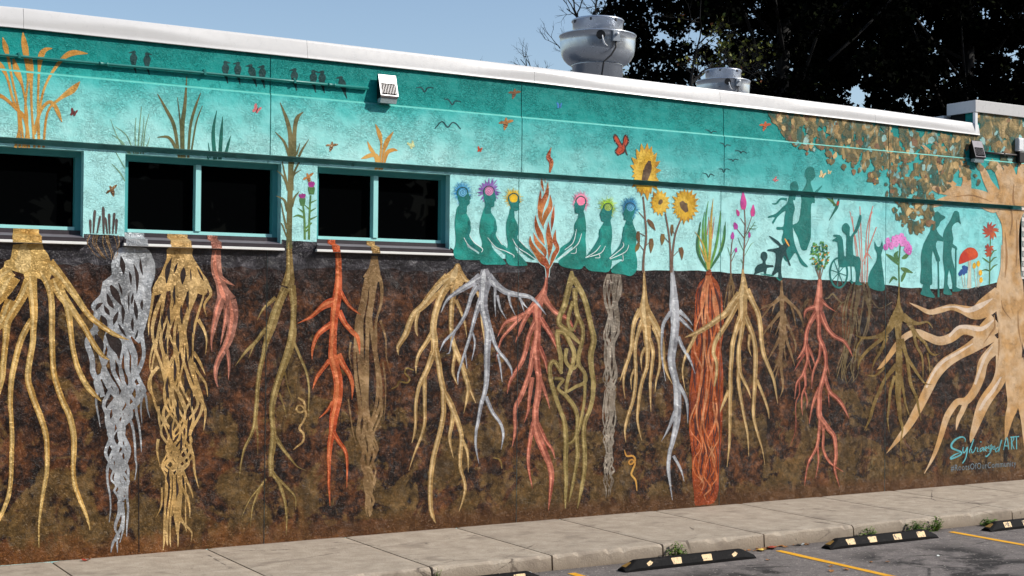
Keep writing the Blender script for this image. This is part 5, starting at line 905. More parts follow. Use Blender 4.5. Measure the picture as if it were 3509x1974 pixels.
for x, y in ((1140, 1106), (1165, 1094), (1178, 1150), (1182, 1194)): m_.disc('e', 'marigold', x, y, 11, 19, 'yellow_bloom', .1, 12)
m_.build()
m_ = MO('painted_lily', 'tall orange-red lily painted left of the painted tree trunk', 1)
m_.stroke('e', 'green', '1234 1225 7,1238 1050 7,1240 930 6;1236 1140 5,1260 1110 9,1284 1098 3;1236 1140 5,1210 1130 9,1184 1138 3;1236 1090 5,1260 1060 9,1280 1052 3;1236 1090 5,1210 1070 9,1190 1056 3;1236 1060 5,1256 1020 8,1280 1008 3')
for x, y, r_, n in ((1240, 890, 52, 12), (1232, 1000, 30, 7), (1228, 1030, 22, 6)):
    for k in range(n):
        t = 6.283 * (k + rnd.uniform(-.3, .3)) / n; m_.stroke('e', 'lily', [(x, y, 8), (x + math.cos(t) * r_ * .55, y + math.sin(t) * r_ * .6, 15), (x + math.cos(t + .2) * r_, y + math.sin(t + .2) * r_ * 1.1, 3)], 'lily_petal')
m_.build()
m_ = MO('painted_hummingbird', 'small hummingbird with a red throat painted right of the tall figure', 1)
m_.stroke('e', 'grassteal', '300 690 6,295 712 16,285 745 18,262 785 10,238 826 3'); m_.stroke('e', 'capred', '296 706 10,292 722 12,288 732 6', 'throat'); m_.stroke('e', 'green', '282 735 10,255 705 14,222 684 3;270 735 6,262 700 8,252 670 2', 'wing'); m_.build()
# painted tree at the far end: limbs, then dabbed foliage
m_ = MO('painted_tree', 'pale tan trunk and spreading limbs of the tree painted at the far end', 2)
m_.stroke('e', 'treetan', '1371 1320 130,1370 1160 115,1365 1000 102,1365 850 112,1362 760 190,1385 690 230,1400 600 150,1400 540 120;1290 740 90,1250 720 110,1120 672 90,1000 690 56,900 722 40,826 748 14;1110 665 80,1000 640 66,920 632 48,870 600 38,828 538 12;1085 640 70,1092 570 50,1060 500 38,1040 430 26,1008 376 10;1010 620 60,950 560 48,930 500 38,910 460 32,860 400 26,806 346 10;1310 720 90,1230 600 52,1200 530 42,1168 478 16;1350 680 80,1310 560 60,1272 480 46,1236 456 16;1380 640 90,1350 500 60,1310 470 30;1440 600 90,1440 500 60,1450 430 40;1260 745 60,1200 700 40')
m_.stroke('e', 'shadebark', '1330 900 4,1340 1050 14,1330 1180 4;1400 820 4,1405 960 16,1398 1120 4;1360 720 4,1375 820 12,1360 920 4;1250 712 3,1130 670 10,1010 680 3;1385 600 4,1380 700 14,1400 760 4', 'bark_shadow'); m_.build()
m_ = MO('painted_foliage', 'dabs of olive, khaki and pale blue leaves painted under the far roof edge', 2); m_.dk = .000005
def inside(x, y, poly):
    c = False
    for (x0, y0), (x1, y1) in zip(poly, poly[1:] + poly[:1]):
        if (y0 > y) != (y1 > y) and x < x0 + (x1 - x0) * (y - y0) / (y1 - y0): c = not c
    return c
FR = [(2635, 385), (2760, 400), (3000, 430), (3200, 458), (3352, 475), (3352, 395), (3512, 405), (3512, 560), (3400, 570), (3330, 600), (3270, 560), (3230, 640), (3195, 690), (3190, 760), (3150, 800), (3110, 780), (3075, 740), (3062, 690), (3060, 640), (3000, 610), (2950, 580), (2900, 540), (2860, 560), (2800, 505), (2760, 515), (2700, 480), (2680, 440)]
dabs = []
rf = random.Random(5)
while len(dabs) < 300:
    x, y = rf.uniform(2630, 3512), rf.uniform(385, 805)
    if inside(x, y, FR) and not (x > 3290 and y > 520 and rf.random() < .75): dabs.append((x, y))
cx_, cy_ = 3110, 520
for x, y in dabs:
    low_ = y > 470 + max(0, (3060 - x)) * -.05 and x < 3240
    k_ = .78 if low_ else 1
    m_.disc('S', 'foliage', x, y - (10 if low_ else 0), rf.uniform(10, 23) * k_, rf.uniform(14, 30) * k_, None, .38, 15, rf.uniform(-.5, .5))
for (x0, y0), (x1, y1) in zip(FR[8:25], FR[9:26]):
    for k in range(max(2, int(math.hypot(x1 - x0, y1 - y0) / 16))):
        u = rf.random(); m_.disc('S', rf.choice(('foliage', 'leafolive', 'leafbrown', 'foliage')), x0 + (x1 - x0) * u + rf.gauss(0, 12), y0 + (y1 - y0) * u + rf.gauss(4, 13), rf.uniform(4, 10), rf.uniform(6, 14), 'edge_dab', .3, 10, rf.uniform(-.6, .6))
for x, y in dabs[::2]:
    mt = rf.choice(('leafolive', 'leafgold', 'leafpale', 'leafbrown', 'leafolive')); ry = rf.uniform(7, 15)
    m_.disc('S', mt, x + rf.uniform(-18, 18), y + rf.uniform(-18, 10), ry * rf.uniform(.45, .8), ry, {'leafbrown': 'brown_dab', 'leafolive': 'olive_dab', 'leafgold': 'gold_dab', 'leafpale': 'pale_blue_dab'}[mt], .3, 11, rf.uniform(-.6, .6))
m_.build()
# artist's lettering
m_ = MO('painted_signature', 'turquoise brush-lettered signature low at the far end of the mural', 2)
m_.stroke('g', 'ink', '768 470 12,775 400 22,730 350 32,640 352 40,510 425 46,430 540 48,450 620 46,560 670 44,660 710 42,680 760 38,600 820 38,430 885 42,420 850 34,520 780 30,640 735 22;730 590 24,715 680 26,740 740 24,790 680 24,830 590 26,810 760 28,780 880 28,705 1000 24;985 400 26,930 560 26,880 700 24,900 750 20;930 640 20,945 740 22,1000 690 20,1035 590 20;1050 620 16,1085 620 18,1075 700 20,1110 700 14;1140 465 18,1180 468 18;1225 600 18,1150 640 20,1150 710 20,1215 640 18,1225 600 16,1235 700 16;1260 660 16,1320 610 18,1280 590 18,1260 660 18,1310 700 14;1360 560 18,1345 620 18,1400 660 18,1360 710 14;1430 530 24,1385 600 20,1430 640 22,1440 560 20,1400 720 24,1300 830 30,1285 800 16;1480 570 18,1460 640 18,1510 640 18,1500 560 14;1600 590 20,1530 650 22,1540 715 22,1610 640 20,1680 415 30,1640 560 22,1605 720 18')
m_.stroke('g', 'ink', '1725 665 20,1805 350 24,1855 655 20;1740 565 22,1850 565 22;1925 650 20,1925 360 22,1985 390 18,1935 490 18,1990 650 16;1890 350 26,2112 330 26;2045 345 22,2050 650 20', 'signature_art'); m_.build()
cu = bpy.data.curves.new('lettering', 'FONT'); cu.body = '#RootsOfOurCommunity'; cu.size = .12; cu.resolution_u = 3; cu.space_character = 1.12
to = bpy.data.objects.new('lettering', cu); COL.objects.link(to); bpy.context.view_layer.update()
tm = bpy.data.meshes.new_from_object(to.evaluated_get(bpy.context.evaluated_depsgraph_get())); bpy.data.objects.remove(to)
xs = [v.co.x for v in tm.vertices]; p0, p1 = on_y(3257, 1614, YW), on_y(3481, 1598, YW); k = (p1.x - p0.x) / (max(xs) - min(xs))
for v in tm.vertices: v.co = Vector((p0.x + (v.co.x - min(xs)) * k + BO[0], -.0052, p0.z + v.co.y * k * 1.05))
tm.name = 'painted_lettering'; o = linkobj('painted_lettering', tm, BLD, M['inkpale']); o['label'] = 'pale grey hashtag line lettered under the signature'
# ------------------------------------------------------------------ wall lamps and conduit
def wall_lamp(label, x, z, yf, face='lampface'):
    """origin: middle of the bottom of the lamp, on the wall face"""
    t = thing('wall_lamp', label, 'wall lamp', (x, yf, z), 0, 'wall lamps on the mural')
    w_ = .108
    bm = bmesh.new(); extrude_x(bm, [(-.035, .045), (-.128, .055), (-.136, .075), (-.062, .312), (-.052, .318), (-.035, .30)], -w_, w_)
    meshobj('housing', bm, M['bronzebox'], t, bevel=.004)
    bm = bmesh.new(); box(bm, -w_ * .8, w_ * .8, -.034, .0, .02, .27); meshobj('back_box', bm, M['bronzebox'], t, bevel=.004)
    bm = bmesh.new(); extrude_x(bm, [(-.1285, .054), (-.1375, .0755), (-.0632, .313), (-.0525, .3195), (-.050, .3185), (-.06, .311), (-.134, .0755), (-.126, .056)], -w_ * .99, w_ * .99); meshobj('front_cover', bm, M[face], t)  # thin cover over the housing carries the painted sun glare
    # recessed fins on the sloping face
    d = Vector((0, -.062 + .136, .312 - .075)).normalized(); n = Vector((0, -d.z, d.y)); o0 = Vector((0, -.1378, .0755))
    bm = bmesh.new(); c = [o0 + d * a + n * .004 + Vector((s * .088, 0, 0)) for a, s in ((.012, -1), (.012, 1), (.145, 1), (.145, -1))]
    bm.faces.new([bm.verts.new(p) for p in c]); meshobj('louvre_recess', bm, M['recess'], t)
    bm = bmesh.new()
    for i in range(10):
        xx = -.088 + .176 * i / 9
        A = o0 + d * .022; B = o0 + d * .132; q = [Vector((xx + e, 0, 0)) + P_ + n * h for P_, h in ((A, .0042), (A, .008), (B, .006), (B, .0042)) for e in (-.0013, .0013)]
        v = [bm.verts.new(p) for p in q]
        for f in ((0, 1, 3, 2), (2, 3, 5, 4), (4, 5, 7, 6), (0, 2, 4, 6), (1, 3, 5, 7)): bm.faces.new([v[k] for k in f])
    meshobj('fin_grille', bm, M[face], t)
    bm = bmesh.new(); extrude_x(bm, [(-.04, .044), (-.04, .004), (-.098, -.006), (-.122, .052), (-.1, .053)], -w_ * .93, w_ * .93); meshobj('lens', bm, M['lens'], t, bevel=.003)
    return t
q = on_y(1329, 352, YU - .09); wall_lamp('dark bronze wall lamp with finned face above the third window', q.x - .0, q.z - .004, YU)
q = on_y(3357, 552, YU - .09); wall_lamp('dark bronze wall lamp over the painted tree at the far end', q.x - .03, q.z - .02, YU, 'lampdark')
def conduit(name, label, pts, rad, mat, coup, clips):
    t = thing(name, label, 'conduit', pts[0])
    o = Vector(pts[0]); bm = bmesh.new(); tube(bm, [Vector(p) - o for p in pts], rad, 10); meshobj('pipe', bm, M[mat], t, True)
    for c in coup:
        c = Vector(c) - o; bm = bmesh.new(); dx = Vector((.045, 0, (pts[1][2] - pts[0][2]) / (pts[1][0] - pts[0][0]) * .045)); tube(bm, [c - dx, c - dx * .6, c - dx * .5, c + dx * .5, c + dx * .6, c + dx], [rad * 1.35, rad * 1.35, rad * 1.2, rad * 1.2, rad * 1.35, rad * 1.35], 10); meshobj('coupling', bm, M[mat], t, True)
    for c in clips:
        c = Vector(c) - o; bm = bmesh.new(); box(bm, c.x - .012, c.x + .012, c.y - rad * 1.2, c.y + rad + .01, c.z - rad * 1.25, c.z + rad * 1.25); box(bm, c.x - .01, c.x + .01, c.y + rad * .6, c.y + rad + .012, c.z + rad * 1.26, c.z + rad * 2.6); meshobj('clip', bm, M[mat], t)
PY = YU - .03
p = lambda x, y: tuple(on_y(x, y, PY))
ys = lambda x: 187.5 + (303 - 187.5) / 1262 * x - 1.5 * math.sin(math.pi * x / 1262)
conduit('conduit_pipe', 'long thin teal conduit running along the wall to the near lamp', [p(x, ys(x)) for x in (-420, 0, 300, 620, 940, 1262)], .0155, 'pipe', [p(355, ys(355)), p(1137, ys(1137))], [p(66, ys(66)), p(702, ys(702)), p(1010, ys(1010))])
conduit('conduit_pipe', 'short dark conduit leaving the far lamp towards the wall end', [p(3375, 523), p(3450, 529), p(3560, 539)], .017, 'pipedark', [], [p(3440, 528.4)])
q = on_y(3494, 519, YU - .04); t = thing('junction_box', 'small white electrical box on the wall at the far right', 'electrical box', (q.x, YU - .001, q.z))
bm = bmesh.new(); box(bm, -.06, .06, -.07, 0, 0, .2); meshobj('box_body', bm, M['trimwhite'], t, bevel=.006); bm = bmesh.new(); box(bm, -.05, .05, -.076, -.0705, .02, .18); meshobj('box_lid', bm, M['trimwhite'], t, bevel=.002)
bm = bmesh.new(); box(bm, -.04, .08, -.075, -.001, -.17, -.006); meshobj('lower_fitting', bm, M['black'], t, bevel=.01)
# ------------------------------------------------------------------ rooftop exhaust fans
def roof_fan(label, px, rim_y, Y, halfpx, sc_h=1.0):
    c = on_y(px, rim_y, Y); dist = (c - EYE).dot(Vector(AX[2])); r = halfpx / FPX * dist
    zr = 5.245; t = thing('roof_exhaust_fan', label, 'exhaust fan', (c.x, Y, zr), R(-28), 'exhaust fans on the roof')
    H = c.z - zr; k = r                                                  # rim height above the roof, bowl radius
    bm = bmesh.new(); lathe(bm, [(.42 * k, -.02), (.66 * k, -.02), (.66 * k, H - .80 * k), (.70 * k, H - .785 * k), (.66 * k, H - .77 * k), (.64 * k, H - .74 * k)], 56); meshobj('base_curb', bm, M['alu'], t, True)
    bm = bmesh.new(); lathe(bm, [(.62 * k, H - .79 * k), (.69 * k, H - .775 * k), (.79 * k, H - .72 * k), (.88 * k, H - .63 * k), (.94 * k, H - .52 * k), (.972 * k, H - .4 * k), (.985 * k, H - .2 * k), (.99 * k, H - .03 * k), (1.01 * k, H - .02 * k), (1.015 * k, H), (1.0 * k, H + .012 * k), (.96 * k, H + .008 * k), (.94 * k, H - .1 * k), (.7 * k, H - .12 * k), (.6 * k, H - .12 * k)], 64); meshobj('bowl', bm, M['alu'], t, True)
    bm = bmesh.new(); lathe(bm, [(.64 * k, H - .2 * k), (.655 * k, H - .0 * k), (.66 * k, H + .36 * k), (.675 * k, H + .365 * k), (.69 * k, H + .375 * k), (.69 * k, H + .40 * k), (.66 * k, H + .425 * k), (.3 * k, H + .46 * k), (.0 * k, H + .47 * k)], 56); meshobj('motor_cover', bm, M['alu'], t, True)
    V = lambda a, rr, z: Vector((rr * k * math.cos(a), rr * k * math.sin(a), H + z * k))
    fa = R(-90)
    for a in (-112, -52, 30, 120, 200):
        bm = bmesh.new(); b0 = V(R(a), .665, .30); d = Vector((math.cos(R(a)), math.sin(R(a)), 0)); s = Vector((-d.y, d.x, 0)); pts = [b0 + s * u * .02 * k + d * o_ * k + Vector((0, 0, v * k)) for o_ in (-.01, .022) for u, v in ((-1, 0), (1, 0), (1, .085), (-1, .085))]
        v_ = [bm.verts.new(p_) for p_ in pts]
        for f in ((0, 1, 2, 3), (4, 5, 6, 7), (0, 1, 5, 4), (1, 2, 6, 5), (2, 3, 7, 6), (3, 0, 4, 7)): bm.faces.new([v_[i] for i in f])
        meshobj('cover_latch', bm, M['pipedark'], t)
    a = R(-92); c0 = V(a, .985, -.145); d = Vector((math.cos(a), math.sin(a), 0)); s = Vector((-d.y, d.x, 0)); up = Vector((0, 0, 1))
    bm = bmesh.new(); ring = [bm.verts.new(c0 + d * .014 * k + (s * math.cos(u) + up * math.sin(u)) * .115 * k) for u in [6.28319 * i / 24 for i in range(24)]]; bm.faces.new(ring); ring2 = [bm.verts.new(v.co - d * .09 * k) for v in ring]
    for i in range(24): bm.faces.new((ring[i], ring[(i + 1) % 24], ring2[(i + 1) % 24], ring2[i]))
    hole = meshobj('wiring_port', bm, M['black'], t)
    bm = bmesh.new(); tube(bm, [c0 + d * .03 * k + s * .04 * k - up * .02 * k, c0 + d * .07 * k + s * .05 * k - up * .12 * k, c0 + d * .07 * k + s * .1 * k - up * .24 * k, c0 + d * .03 * k + s * .17 * k - up * .29 * k], .014 * k, 8); meshobj('wire_loop', bm, M['trimwhite'], t, True)
    a2 = R(-70); c1 = V(a2, 1.0, -.17); d = Vector((math.cos(a2), math.sin(a2), 0)); s = Vector((-d.y, d.x, 0))
    def obox(bm, cc, hw, hd, hz):
        pts = [cc + s * u * hw + d * v * hd + up * w2 * hz for u in (-1, 1) for v in (-1, 1) for w2 in (-1, 1)]; v_ = [bm.verts.new(p_) for p_ in pts]
        for f in ((0, 1, 3, 2), (4, 5, 7, 6), (0, 1, 5, 4), (2, 3, 7, 6), (0, 2, 6, 4), (1, 3, 7, 5)): bm.faces.new([v_[i] for i in f])
    bm = bmesh.new(); obox(bm, c1 + d * .04 * k, .105 * k, .05 * k, .14 * k); sb = meshobj('switch_box', bm, M['alub'], t, bevel=.008 * k)
    bm = bmesh.new(); tube(bm, [c1 + d * .08 * k + up * .05 * k, c1 + d * .15 * k + up * .05 * k], .035 * k, 12); meshobj('switch_knob', bm, M['trimwhite'], sb, True)
    bm = bmesh.new(); tube(bm, [c1 + d * .05 * k - up * .14 * k, c1 + d * .07 * k - up * .3 * k - s * .02 * k, c1 + d * .05 * k - up * .5 * k - s * .14 * k, c1 + d * .03 * k - up * .68 * k - s * .34 * k, c1 + d * .02 * k - up * (H - .17 * k) * 1.0 - s * .52 * k], .022 * k, 8); meshobj('power_cable', bm, M['black'], t, True)
    return t
roof_fan('large spun-metal exhaust fan rising above the roof edge', 2048, 125, YW + 2.3, 131)
roof_fan('smaller exhaust fan half hidden behind the roof edge', 2478, 281, YW + 3.0, 92)
# ------------------------------------------------------------------ parking blocks
def patchmat():
    q = NT('worn_cream_reflector'); f = q.noise(70, 4, .7); w2 = q.map(q.noise(22, 4, .7), .54, .62)
    return q.fin(q.mix(w2, q.ramp(f, [(.3, lin((206, 170, 118))), (.7, lin((236, 204, 152)))]), lin((70, 58, 46))), .6)
M['patch'] = patchmat()
def rubbermat():
    q = NT('black_moulded_rubber'); f = q.noise(45, 4, .7); sc = q.map(q.noise(9, 5, .75, q.scale(q.pos, (.4, 1, 1.5))), .58, .7, 0, .6); q.bump(q.noise(140, 3), .004, .6)
    return q.fin(q.mix(sc, q.ramp(f, [(.3, lin((10, 9, 11))), (.7, lin((20, 19, 20)))]), lin((66, 60, 56))), .75, 0, .15)
M['rubber'] = rubbermat()
def parking_block(label, x, skew=0, missing=()):
    t = thing('parking_block', label, 'parking block', (x, 11.5, -.157), skew, 'rubber parking blocks along the kerb')
    L, Wd, Hh = 1.72, .15, .105
    def sec(xx, k, h): return [(xx, Wd / 2 - Wd / 2 * k, 0), (xx, Wd / 2 - Wd * .5 * k, h * .30), (xx, Wd / 2 - Wd * .25 * k, h * .93), (xx, Wd / 2 - Wd * .19 * k, h), (xx, Wd / 2 + Wd * .19 * k, h), (xx, Wd / 2 + Wd * .25 * k, h * .93), (xx, Wd / 2 + Wd * .5 * k, h * .30), (xx, Wd / 2 + Wd * .5 * k, 0)]
    bm = bmesh.new(); rings = []
    for xx, k, h in ((0, .96, .34 * Hh), (.012, 1, .40 * Hh), (.15, 1, Hh * .97), (.17, 1, Hh), (.44, 1, Hh), (.446, .985, Hh * .985), (.452, 1, Hh), (.85, 1, Hh), (.856, .985, Hh * .985), (.862, 1, Hh), (1.26, 1, Hh), (1.266, .985, Hh * .985), (1.272, 1, Hh), (L - .17, 1, Hh), (L - .15, 1, Hh * .97), (L - .012, 1, .40 * Hh), (L, .96, .34 * Hh)):
        rings.append([bm.verts.new(p_) for p_ in sec(xx, k, h)])
    for a, b in zip(rings, rings[1:]):
        for i in range(7): bm.faces.new((a[i], b[i], b[i + 1], a[i + 1]))
    bm.faces.new(rings[0]); bm.faces.new(rings[-1][::-1]); meshobj('block_body', bm, M['rubber'], t)
    def face(xx, u, side=1):                                              # point on the sloping front face
        y0, z0, y1, z1 = 0, Hh * .30, Wd * .25, Hh * .93
        n = Vector((0, -(z1 - z0), y1 - y0)).normalized(); return Vector((xx, y0 + (y1 - y0) * u, z0 + (z1 - z0) * u)) + n * .0016
    for i, xc in enumerate((.32, .66, 1.06, 1.44)):
        r = random.Random(int(x * 10) + i); w2 = .066
        if i in missing:
            pl = [(-w2 * .5, .15), (w2 * .1, .3), (w2 * .55, .62), (w2 * .1, .9), (-w2 * .7, .55)]
        else: pl = [(-w2 + r.uniform(0, .02), .06), (w2 - r.uniform(0, .012), .05), (w2, .9), (w2 * .86, .96), (-w2 * .9, .95), (-w2, .86)]
        bm = bmesh.new(); bm.faces.new([bm.verts.new(face(xc + a, b)) for a, b in pl]); meshobj('reflector_patch', bm, M['patch'], t)
    for xb in (.49, L - .49):
        bm = bmesh.new(); tube(bm, [(xb, Wd / 2, Hh - .002), (xb, Wd / 2, Hh + .006), (xb, Wd / 2, Hh + .008)], [.013, .013, .008], 8); meshobj('bolt', bm, M['pipedark'], t)
    bm = bmesh.new(); sl = lambda xx: Hh * (.40 + .57 * (xx - .012) / .138)
    bm.faces.new([bm.verts.new(p_) for p_ in ((.022, .035, sl(.022) * 1.0 + .002), (.022, .115, sl(.022) + .002), (.10, .098, sl(.10) + .002), (.11, .075, sl(.11) + .002), (.10, .052, sl(.10) + .002))]); meshobj('end_patch', bm, plain('dull_amber_reflector', (150, 112, 50), .5), t)
for x, lb, ms in ((5.66, 'black rubber parking block at the bottom edge, mostly out of the picture', (1,)), (8.34, 'black parking block with cream patches nearest the centre of the picture', (0, 3)), (11.15, 'black parking block with four cream patches between two yellow lines', ()), (13.79, 'black parking block at the far right, cut by the picture edge', ())):
    parking_block(lb, x, rnd.uniform(-.006, .006), ms)
# ------------------------------------------------------------------ weeds, fallen leaves, scraps
def leafmat(n, c, c2=None, r=.6):
    q = NT(n); oi = q.n('ShaderNodeObjectInfo'); b = lin(c); d = lin(c2 or c)
    col = q.mix(q.noise(4, 2), b, d)
    q.b.inputs['Subsurface Weight'].default_value = 0
    return q.fin(col, r, 0, .3)
M['weed'] = leafmat('weed_leaf', (72, 104, 34), (112, 138, 48)); M['weeddark'] = leafmat('dark_weed_leaf', (46, 76, 30), (82, 110, 40))
M['dryleaf'] = leafmat('dry_leaf', (132, 84, 44), (170, 120, 66)); M['redleaf'] = leafmat('red_leaf', (130, 46, 36), (160, 70, 44)); M['yelleaf'] = leafmat('yellow_leaf', (206, 164, 60), (220, 190, 100)); M['scrap'] = plain('pale_litter', (206, 210, 206), .7)
def blade(bm, base, az, ln, wd, lift, droop, seg=4):
    prev = None; d = Vector((math.cos(az), math.sin(az), 0)); s = Vector((-d.y, d.x, 0))
    for i in range(seg + 1):
        t = i / seg; p_ = Vector(base) + d * ln * t * math.cos(lift) + Vector((0, 0, ln * (math.sin(lift) * t - droop * t * t))); w_ = wd * math.sin(math.pi * (.12 + .86 * t)) * .5
        a = bm.verts.new(p_ - s * w_ + Vector((0, 0, w_ * .35))); c = bm.verts.new(p_); b = bm.verts.new(p_ + s * w_ + Vector((0, 0, w_ * .35)))
        if prev: bm.faces.new((prev[0], a, c, prev[1])); bm.faces.new((prev[1], c, b, prev[2]))
        prev = (a, c, b)
def weed(label, x, y, r, h, n, mt='weed', seed=0):
    rr = random.Random(seed); t = thing('weed', label, 'weed', (x, y, -.157), 0, 'weeds along the kerb')
    for k in range(3):
        bm = bmesh.new()
        for i in range(n):
            az = rr.uniform(0, 6.28); e = rr.random(); ox = rr.gauss(0, r * .42); oy = rr.gauss(0, r * .2); top_ = h * max(.1, 1 - (abs(ox) / r) ** 1.5) * rr.uniform(.25, 1)
            s0 = Vector((ox * .4, oy * .4, 0)); s1 = Vector((ox, oy - r * .1 * e, top_)); tube(bm, [s0, (s0 + s1) * .5 + Vector((0, 0, top_ * .15)), s1], .0018, 3, False)
            for j in range(rr.choice((2, 3, 4))): blade(bm, s0.lerp(s1, 1 - j * .22), az + j * 2.1, r * rr.uniform(.16, .34), r * rr.uniform(.08, .15), rr.uniform(-.2, .7), rr.uniform(.1, .6), 3)
        meshobj('leaf_tuft', bm, M[mt if k != 1 else 'weeddark'], t, True)
weed('leafy weed growing at the kerb behind the centre parking block', 9.25, 11.86, .19, .19, 17, 'weed', 1)
weed('bushy weed at the kerb behind the second parking block, left of the pair', 12.08, 11.86, .18, .14, 16, 'weed', 2)
weed('weed left of the slab joint behind the right end of the second block', 12.9, 11.87, .2, .15, 17, 'weed', 3)
weed('tallest weed, right against the slab joint behind the second block', 13.24, 11.88, .17, .2, 15, 'weed', 4)
weed('low flat weed at the kerb left of the last parking block', 14.2, 11.86, .2, .09, 13, 'weed', 6)
weed('tiny sprout in the kerb joint at the bottom of the picture', 6.42, 11.95, .09, .16, 5, 'weed', 7)
weed('grass tuft at the foot of the white wall', 17.62, 13.7, .14, .2, 8, 'weed', 9)
def litter(name, label, cat, x, y, z, s, mt, group, seed):
    rr = random.Random(seed); bm = bmesh.new(); n = 9; ang = rr.uniform(0, 6.28); v = []
    c = bm.verts.new((0, 0, .006))
    for i in range(n):
        a = 6.283 * i / n; r_ = s * (.55 + .45 * abs(math.cos(a * 1.5))) * rr.uniform(.8, 1.1); v.append(bm.verts.new((r_ * math.cos(a + ang), r_ * math.sin(a + ang) * .8, .004 + s * rr.uniform(.02, .4))))
    for i in range(n): bm.faces.new((c, v[i], v[(i + 1) % n]))
    o = meshobj(name, bm, M[mt], None); o.location = (x, y, z); tag(o, label, cat, group)
for i in range(26):
    x = rnd.choice((rnd.uniform(9.9, 11.2), rnd.uniform(9.9, 11.2), rnd.uniform(8, 15), rnd.uniform(10.2, 10.8))); y = 11.93 - abs(rnd.gauss(0, .05)) if i < 19 else rnd.uniform(10.5, 11.6)
    litter('fallen_leaf', 'small dry brown leaf lying on the asphalt by the kerb', 'leaf', x, y, -.157, rnd.uniform(.025, .045), 'dryleaf', 'brown leaves along the kerb', i)
litter('fallen_leaf', 'larger crumpled red leaf in the gutter between two parking blocks', 'leaf', 10.62, 11.86, -.157, .085, 'redleaf', None, 41); litter('fallen_leaf', 'larger yellow leaf in the gutter beside the red one', 'leaf', 10.42, 11.82, -.157, .07, 'yelleaf', None, 43)
litter('fallen_leaf', 'dark red leaf on the sidewalk against the wall at the near end', 'leaf', 3.55, 13.86, .001, .055, 'redleaf', None, 44); litter('fallen_leaf', 'yellow leaf on the asphalt before the centre parking block', 'leaf', 7.75, 11.35, -.157, .06, 'yelleaf', None, 47)
litter('paper_scrap', 'crumpled white scrap in the gutter right of the red leaf', 'litter', 11.05, 11.88, -.157, .06, 'scrap', None, 51); litter('paper_scrap', 'white pebble-like scrap in the gutter left of the centre block', 'litter', 7.42, 11.9, -.157, .055, 'scrap', None, 52); litter('paper_scrap', 'small pale scrap lying on the dark patch at right', 'litter', 11.9, 10.62, -.157, .04, 'scrap', None, 53)
# ------------------------------------------------------------------ white wall beyond the mural
def whitebrick():
    q = NT('white_painted_brickwork'); return q.fin(q.ramp(q.noise(14, 4), [(.3, lin((206, 196, 190))), (.7, lin((232, 226, 220)))]), .7)
M['whitewall'] = whitebrick()
t = thing('white_wall', 'white painted brick wall just past the end of the mural', 'wall', (XR + .004, YW + .06, -.02))
bm = bmesh.new(); box(bm, 0, 6, .012, .3, 0, 5.0); meshobj('wall_core', bm, plain('white_mortar', (188, 180, 174), .8), t)
bm = bmesh.new()
box(bm, 0.005, .21, 0, .0115, .006, .066)
me = bpy.data.meshes.new('brick'); bm.to_mesh(me); bm.free(); me.materials.append(M['whitewall'])
for r_ in range(58):
    for c_ in range(2):
        o = linkobj('brick', me, t); o.location = (c_ * .215 - (.0 if r_ % 2 else -.0) + (.107 if r_ % 2 else 0), 0, r_ * .075)
# ------------------------------------------------------------------ trees
import numpy as np
def leafcloud(name, clumps, per, leaf, mats, parent, seed, off):
    rg = np.random.default_rng(seed); cl = np.array(clumps)
    n = len(cl) * per; c = np.repeat(cl[:, :3], per, 0); r = np.repeat(cl[:, 3], per)
    d = rg.normal(size=(n, 3)); d /= np.linalg.norm(d, axis=1)[:, None]; p_ = c + d * (r * rg.random(n) ** .45)[:, None] * np.array([1, 1, .72])
    a = rg.normal(size=(n, 3)); a[:, 2] *= .55; a /= np.linalg.norm(a, axis=1)[:, None]; b = np.cross(a, rg.normal(size=(n, 3))); b /= np.linalg.norm(b, axis=1)[:, None]
    nn = np.cross(a, b); s = leaf * rg.uniform(.6, 1.25, n)[:, None]
    # five-pointed leaf outline folded on its midrib
    V = np.stack([p_ - a * s * .5, p_ - b * s * .42 - a * s * .22 + nn * s * .1, p_ - b * s * .5 + a * s * .12 + nn * s * .14, p_ - b * s * .16 + a * s * .16, p_ + a * s * .55, p_ + b * s * .16 + a * s * .16, p_ + b * s * .5 + a * s * .12 + nn * s * .14, p_ + b * s * .42 - a * s * .22 + nn * s * .1], 1).reshape(-1, 3) - np.array(off)
    i0 = np.arange(n) * 8; F = np.stack([np.stack([i0, i0 + 1, i0 + 2, i0 + 3], 1), np.stack([i0, i0 + 3, i0 + 4, i0 + 5], 1), np.stack([i0, i0 + 5, i0 + 6, i0 + 7], 1)], 1).reshape(-1, 4)
    me = bpy.data.meshes.new(name); me.vertices.add(len(V)); me.vertices.foreach_set('co', V.ravel().astype(np.float32)); me.loops.add(F.size); me.loops.foreach_set('vertex_index', F.ravel().astype(np.int32))
    me.polygons.add(len(F)); me.polygons.foreach_set('loop_start', (np.arange(len(F)) * 4).astype(np.int32)); me.polygons.foreach_set('loop_total', np.full(len(F), 4, np.int32))
    for m0 in mats: me.materials.append(m0)
    if len(mats) > 1:
        w_ = np.array([.93] + [.07 / (len(mats) - 1)] * (len(mats) - 1)); me.polygons.foreach_set('material_index', np.repeat(rg.choice(len(mats), n, p=w_), 3).astype(np.int32))
    me.update(); me.validate(); return linkobj(name, me, parent)
